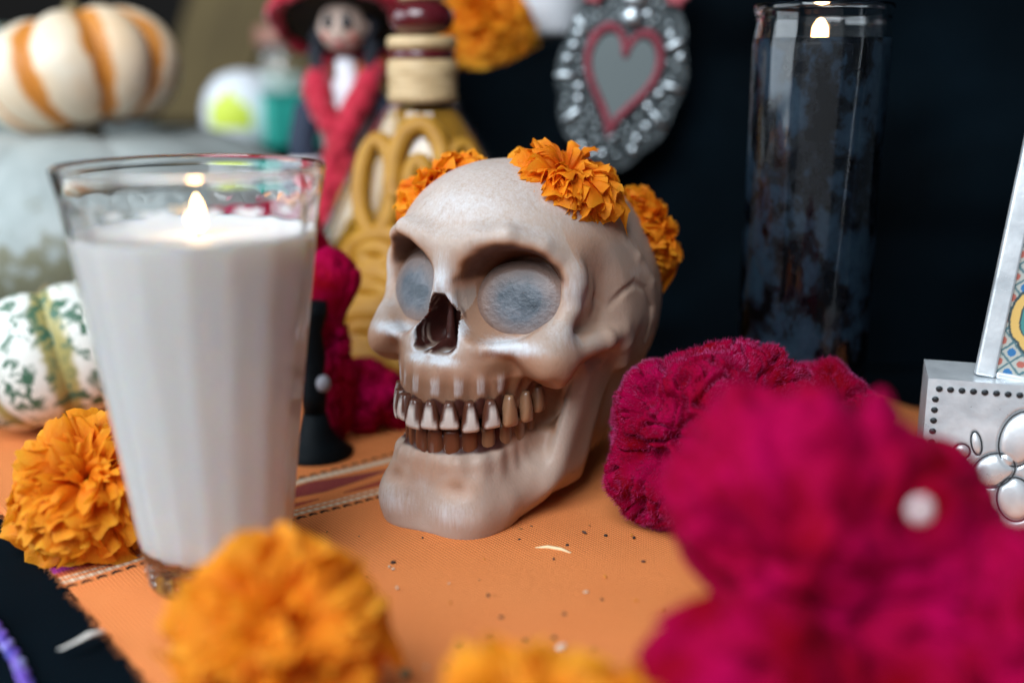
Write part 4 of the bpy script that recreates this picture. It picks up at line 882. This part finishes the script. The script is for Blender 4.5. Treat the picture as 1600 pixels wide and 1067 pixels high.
def tin_heart():
    t = thing('tin_heart', 'pressed tin heart mirror with a braided red rim hanging on the black cloth', 'mirror', (.0590, .6060, .1690), (R(-5), R(11), R(-5)))
    pts = []
    for k in range(160):
        q = 2*math.pi*k/160; sc = 1 + .055*abs(math.sin(q*5 + .3)) ; pts.append((.0335*sc*math.sin(q)*(1 - .10*(math.cos(q) < 0)*math.cos(q)**2), .0500*sc*math.cos(q)))
    o = link('backing_plate', plate(pts, -.0012, .0012).me('backing_plate', False), m_tin, t)
    hp = heart_pts(.0196); hp2 = heart_pts(.0170)
    link('mirror', plate(hp2, -.0034, -.0012).me('mirror', False), mat('mirror_glass', (.40, .46, .46), .14, metal=1), t)
    mr = mat('braid_red', rough=.7); T = NT(mr); T.color(T.ramp(T.noise(500, 3), [(.35, (.12, .012, .022)), (.65, (.30, .050, .072))]))
    P = np.array([(x, -.0030, z) for x, z in heart_pts(.0192, 150)]); r_ = .0021 + .0005*np.sin(np.arange(150)*2*np.pi/3)
    link('braided_rim', MB().tube(P, r_, 10, closed=True).me('braided_rim'), mr, t)
    r_ = np.array(heart_pts(.0205, 120)); link('rim_strip', MB().tube([(x, -.0018, z) for x, z in r_], .0012, 8, closed=True).me('rim_strip'), mr, t)
    # embossed bosses around the heart, straight bars between the panels
    me_b = MB().ell((0, 0, 0), (.0027, .0015, .0027), 16, 8).me('boss'); me_s = MB().ell((0, 0, 0), (.0017, .0010, .0017), 12, 6).me('boss')
    me_b.materials.append(m_tinl); me_s.materials.append(mat('tin_mid', (.24, .27, .28), .36, metal=1))
    bar = MB().ell((0, 0, 0), (.0068, .0024, .0026), 18, 8).me('bar'); bar.materials.append(m_tinl)
    for q, rx, rz in ((62, .0285, .044), (92, .0292, .045), (118, .0285, .042), (-62, .0285, .044), (-98, .0290, .045), (-128, .027, .042)):
        a_ = R(q); link('bar', bar, None, t, (rx*math.sin(a_), -.0020, rz*math.cos(a_)), (0, -math.atan2(.05*math.cos(a_), .034*math.sin(a_)), 0))
    r = np.random.default_rng(3); hpv = np.array(heart_pts(.0222, 90)); used = []
    for k in range(900):
        q = r.uniform(0, 2*math.pi); f = r.uniform(.55, .94); p = np.array([.0335*f*math.sin(q), .0500*f*math.cos(q)])
        th = np.arctan2(*(p - hpv.mean(0))); inside = False
        j = 89
        for i in range(90):
            if ((hpv[i, 1] > p[1]) != (hpv[j, 1] > p[1])) and p[0] < (hpv[j, 0] - hpv[i, 0])*(p[1] - hpv[i, 1])/(hpv[j, 1] - hpv[i, 1]) + hpv[i, 0]: inside = not inside
            j = i
        big = r.random() < .35; need = .0030 if big else .0023
        if inside or np.min(np.linalg.norm(hpv - p, axis=1)) < .0015 or any(np.linalg.norm(p - u) < need + v_ for u, v_ in used): continue
        used.append((p, .0026 if big else .0016)); link('boss', me_b if big else me_s, None, t, (p[0], -.0016, p[1]))
        if len(used) > 130: break
    mp = mat('ribbon_pink', rough=.6); T = NT(mp); T.color(T.ramp(T.noise(120, 2), [(.35, (.55, .10, .13)), (.65, (.80, .28, .32))]))
    for sx, cx, cz in ((-1, -.0235, .0430), (1, .0200, .0500)):
        D, F = icosphere(4); v = D*np.array([.0085, .0050, .0105]); rid = np.sin(D[:, 2]*15 + D[:, 0]*5); v = v*(1 + .13*rid + .15*vnoise(D, 3))[:, None] + np.array([cx, -.006, cz])
        link('ribbon_rosette', mesh('ribbon_rosette', v, F), mp, t)
    link('crest', MB().ell((0, -.002, .0300), (.0060, .0028, .0056), 18, 10).ell((-.0010, -.002, .0395), (.0072, .0030, .0056), 18, 10).ell((0, -.002, .0480), (.005, .003, .005), 18, 10).me('crest'), m_tinl, t)
tin_heart()
# ---------------------------------------------------------------- tin frame with a painted tile
def tin_frame():
    t = thing('tin_shrine', 'silver tin frame with a patterned tile on an embossed base at the right edge', 'picture frame', (.1520, .3800, .0012), (0, 0, R(-17)))
    m_s = mat('tin_silver', (.86, .89, .91), .36, metal=.52); T = NT(m_s); nz = T.noise(60, 5, .6)
    T.color(T.ramp(nz, [(.3, (.62, .66, .69)), (.7, (.86, .89, .91))])); T.l(T.ramp(nz, [(.3, .24), (.7, .42)]), T.b.inputs['Roughness']); T.bump(T.noise(240, 4), .12, .0015)
    m_d = mat('tin_patina', (.035, .04, .045), .5, metal=.6)
    W, H = .112, .0612
    rl = np.array(Euler((R(-6), 0, 0)).to_matrix())
    # embossed front sheet as one dented mesh
    nx, nz_ = 300, 165; u, v = np.meshgrid(np.linspace(0, W, nx), np.linspace(0, H, nz_)); U = u.ravel(); Vv = v.ravel(); h = np.zeros(len(U))
    def bump(cx, cz, rx, rz, ang, ht, pw=1.0):
        c_, s_ = math.cos(R(ang)), math.sin(R(ang)); X = ((U - cx)*c_ + (Vv - cz)*s_)/rx; Z = (-(U - cx)*s_ + (Vv - cz)*c_)/rz; q = X*X + Z*Z
        return .62*ht*np.maximum(0, 1 - q)**pw - .0006*np.exp(-((np.sqrt(q) - 1.12)/.09)**2)
    orn = [(.0405, .0415, .0060, .0095, -12, .0032, .6), (.0330, .0290, .0068, .0055, 35, .0028, .6), (.0410, .0190, .0055, .0075, 10, .0028, .6), (.0262, .0385, .0016, .0040, 14, .0016, .7), (.0215, .0350, .0026, .0026, 0, .0016, .7),
           (.0520, .0300, .0068, .0055, -35, .0028, .6), (.0280, .0150, .0050, .0040, 40, .0022, .6), (.0560, .0150, .0050, .0040, -40, .0022, .6), (.0660, .0415, .0060, .0090, 10, .0030, .6), (.0760, .0260, .0060, .0055, 0, .0026, .6), (.0870, .0400, .0030, .0050, 0, .0018, .7), (.0200, .0230, .0030, .0046, 30, .0016, .7)]
    orn = [(b_[0] - .0078,) + b_[1:] for b_ in orn]
    for b_ in orn: h += bump(*b_)
    dots = [(.0040 + .0039*k, H - .0036) for k in range(28)] + [(.0030, H - .0036 - .0040*k) for k in range(1, 14)]
    P = np.stack([U, -h, Vv], 1) @ rl.T
    i = np.arange(nx*nz_).reshape(nz_, nx); F = np.stack([i[:-1, :-1], i[:-1, 1:], i[1:, 1:], i[1:, :-1]], -1).reshape(-1, 4)
    link('embossed_front', mesh('embossed_front', P, F), m_s, t)
    dm = MB().ell((0, 0, 0), (.00125, .0006, .00115), 12, 6).me('punched_dot'); dm.materials.append(m_d)
    for x, z in dots: link('punched_dot', dm, None, t, tuple(rl @ np.array([x, -.0002, z])))
    for x, z, rx, rz, an in ((.0405, .0415, .0060, .0095, -12), (.0330, .0290, .0068, .0055, 35), (.0410, .0190, .0055, .0075, 10), (.0262, .0385, .0016, .0040, 14), (.0215, .0350, .0026, .0026, 0), (.0520, .0300, .0068, .0055, -35)):
        x = x - .0078
        pp = [tuple(rl @ np.array([x + 1.10*rx*math.cos(q)*math.cos(R(an)) - 1.10*rz*math.sin(q)*math.sin(R(an)), -.0001, z + 1.10*rx*math.cos(q)*math.sin(R(an)) + 1.10*rz*math.sin(q)*math.cos(R(an))])) for q in np.linspace(0, 2*np.pi, 40, endpoint=False)]
        link('chased_line', MB().tube(pp, .00030, 6, closed=True).me('chased_line'), m_d, t)
    yb = float((rl @ np.array([0, 0, H]))[1]); zt = float((rl @ np.array([0, 0, H]))[2])
    o = link('ledge', MB().box((W/2, yb + .0145, zt - .0007), (W, .0280, .0012)).me('ledge', False), m_s, t)
    link('side_sheet', MB().add([(0, .0006, .0), (0, yb + .028, 0), (0, yb + .028, zt - .0016), (0, yb + .0006, zt - .0016), (.001, .0006, 0), (.001, yb + .028, 0), (.001, yb + .028, zt - .0016), (.001, yb + .0006, zt - .0016)], [(0, 1, 2, 3), (7, 6, 5, 4), (0, 4, 5, 1), (1, 5, 6, 2), (2, 6, 7, 3), (3, 7, 4, 0)]).me('side_sheet', False), m_s, t)
    # picture frame, leaning back and a little to the right
    fr = Matrix.Translation((.0165, yb + .0090, zt + .0006)) @ Euler((R(-9), R(6.5), 0)).to_matrix().to_4x4()
    FW, FH, sw = .105, .150, .0070
    def strip(name, c, d):
        o = link(name, MB().box((0, 0, 0), d).me(name, False), m_s, t); o.matrix_local = fr @ Matrix.Translation(c); bevel(o, .0008)
    strip('frame_strip', (sw/2, 0, FH/2), (sw, .0050, FH)); strip('frame_strip', (FW - sw/2, 0, FH/2), (sw, .0050, FH))
    strip('frame_strip', (FW/2, 0, .0012), (FW - 2*sw - .0002, .0048, .0024)); strip('frame_strip', (FW/2, 0, FH - sw/2), (FW - 2*sw - .0002, .0048, sw))
    tw, th = FW - 2*sw, FH - sw - .0024
    nx, nz_ = 300, 420; u, v = np.meshgrid(np.linspace(0, tw, nx), np.linspace(0, th, nz_)); X = u.ravel(); Z = v.ravel()
    col = np.tile(np.array([.42, .43, .39]), (len(X), 1)); r = np.random.default_rng(2)
    wx = X + .00025*vnoise(np.stack([X, Z, X*0], 1), 400); wz = Z + .00025*vnoise(np.stack([Z, X, X*0 + 1], 1), 400)
    s_ = .0056; p = (wx + wz)/s_/1.414*1.0; q = (wx - wz)/s_/1.414
    fp, fq = p % 1 - .5, q % 1 - .5; dd = np.sqrt(fp**2 + fq**2); cell = (np.floor(p) + np.floor(q)) % 2
    line = np.maximum(np.abs(fp), np.abs(fq)) > .43
    col[(dd < .29) & (cell == 0)] = (.035, .16, .36); col[(dd < .26) & (cell == 1)] = (.42, .12, .09); col[line] = (.09, .17, .19)
    def med(cx, cz, sc):
        dx, dz = (wx - cx)/sc, (wz - cz)/sc; a_ = np.arctan2(dz, dx); rr = np.sqrt(dx**2 + dz**2)/(1 + .16*np.abs(np.cos(2*a_))**.7 - .05*np.cos(4*a_))
        for lim, c in ((1.06, (.04, .07, .08)), (1.0, (.66, .43, .13)), (.80, (.04, .07, .08)), (.76, (.06, .24, .23)), (.53, (.04, .05, .06)), (.49, (.36, .07, .05)), (.30, (.05, .05, .05)), (.26, (.70, .48, .12))): col[rr < lim] = c
    for cx, cz in ((.0150, .0215), (.0150, .0975), (.0760, .0215), (.0760, .0975), (.0455, .060)): med(cx, cz, .0125)
    i = np.arange(nx*nz_).reshape(nz_, nx); F = np.stack([i[:-1, :-1], i[:-1, 1:], i[1:, 1:], i[1:, :-1]], -1).reshape(-1, 4)
    me = mesh('tile', np.stack([X, X*0, Z], 1), F); attr_col(me, 'paint', col)
    m = mat('tile_glaze', rough=.25, coat=.4); T = NT(m); T.color(T.attr('paint')); T.bump(T.noise(160, 3), .1, .001)
    o = link('tile', me, m, t); o.matrix_local = fr @ Matrix.Translation((sw, -.0010, .0024))
tin_frame()
# ---------------------------------------------------------------- crumbs on the runner
r9 = np.random.default_rng(21); mbc = MB(); cc = []
for k in range(70):
    x, y = r9.uniform(-.10, .06), r9.uniform(.25, .39); s_ = r9.uniform(.00025, .0008)
    rm = np.array(Euler((0, 0, r9.uniform(0, 3))).to_matrix()); n0_ = mbc.n
    mbc.ell((x, y, .0019 + s_*.3), (s_*r9.uniform(1, 2.2), s_*.8, s_*.6), 6, 4, rm); c = [(.30, .12, .03), (.62, .22, .02), (.60, .50, .36), (.08, .04, .03)][int(r9.integers(4))]; cc += [c]*(mbc.n - n0_)
me = mbc.me('pollen_crumbs'); attr_col(me, 'paint', cc); m = mat('crumb', rough=.8); T = NT(m); T.color(T.attr('paint'))
link('pollen_crumbs', me, m, label='fine pollen crumbs strewn over the orange runner', cat='crumbs', kind='stuff')
ms = mat('seed_dark', (.022, .012, .010), .7); mp = mat('straw', (.80, .62, .36), .6); mw2 = mat('petal_dry', (.72, .68, .62), .6)
sd = MB().ell((0, 0, 0), (.0010, .0008, .0007), 10, 6).me('seed'); sd.materials.append(ms)
for k, (x, y, s_, lab) in enumerate([(-.0425, .3580, 1.0, 'dark seed on the runner just in front of the chin of the skull'), (.0028, .3770, .8, 'dark seed on the runner just left of the pale straw sliver'),
    (.0205, .3720, 1.0, 'dark seed on the runner at the right end of the pale straw sliver'), (-.008, .3330, .8, 'faint seed on the bare runner halfway between skull and bottom marigold'),
    (-.0035, .3180, .9, 'blurred seed on the runner above the two close together blurred ones'), (-.0165, .3010, 1.1, 'blurred brown seed on the runner, leftmost of the near row'),
    (.0040, .3040, 1.0, 'blurred brown seed on the runner, middle one of the near row'), (.0130, .3050, 1.0, 'blurred brown seed on the runner touching the whitish lint crumb'),
    (.0170, .3200, .9, 'blurred reddish seed on the runner left of the big cockscomb edge'), (.0355, .3810, .8, 'dark speck on the runner under the edge of the crisp cockscomb'),
    (.046, .3790, .7, 'smaller dark speck close to the underside of the crisp cockscomb'), (.030, .330, .7, 'blurred speck on the runner beside the big blurred cockscomb')]):
    o = link('seed', sd, None, None, (x, y, .0017), (0, 0, k*.7), lab, 'seed', 'dark seeds scattered on the runner'); o.scale = (s_, s_, s_)
link('straw_sliver', MB().tube([(.0085, .3700, .0017), (.013, .3698, .0022), (.018, .3680, .0021), (.0215, .3655, .0017)], [.0003, .0007, .0007, .0004], 6).me('straw_sliver'), mp, label='pale curved straw sliver on the runner before the skull', cat='straw')
link('straw_sliver', MB().tube([(.0005, .2870, .0018), (.005, .2850, .0022), (.0105, .2835, .0018)], [.0003, .0007, .0004], 6).me('straw_sliver'), mp, label='blurred pale straw sliver nearest the bottom marigold', cat='straw')
link('lint', MB().ell((.0150, .2990, .0022), (.0020, .0011, .0009), 10, 6, np.array(Euler((0, 0, .7)).to_matrix())).me('lint'), mw2, label='whitish lint crumb on the runner near the blurred cockscomb', cat='lint')
link('bud', MB().ell((-.0310, .2830, .0026), (.0017, .0015, .0015), 12, 8).me('bud'), mat('bud_green', (.22, .20, .10), .7), label='tiny greenish bud on the runner right of the front marigold', cat='bud')
link('petal_scrap', MB().tube([(-.1385, .2985, .0016), (-.1365, .2975, .0026), (-.1330, .2985, .0040), (-.1300, .3020, .0046), (-.1285, .3060, .0030), (-.1280, .3085, .0018)], [.0004, .0008, .0012, .0021, .0022, .0006], 8, flat=.4).me('petal_scrap'), mw2, label='curled white petal scrap on the black cloth at the near left', cat='petal')
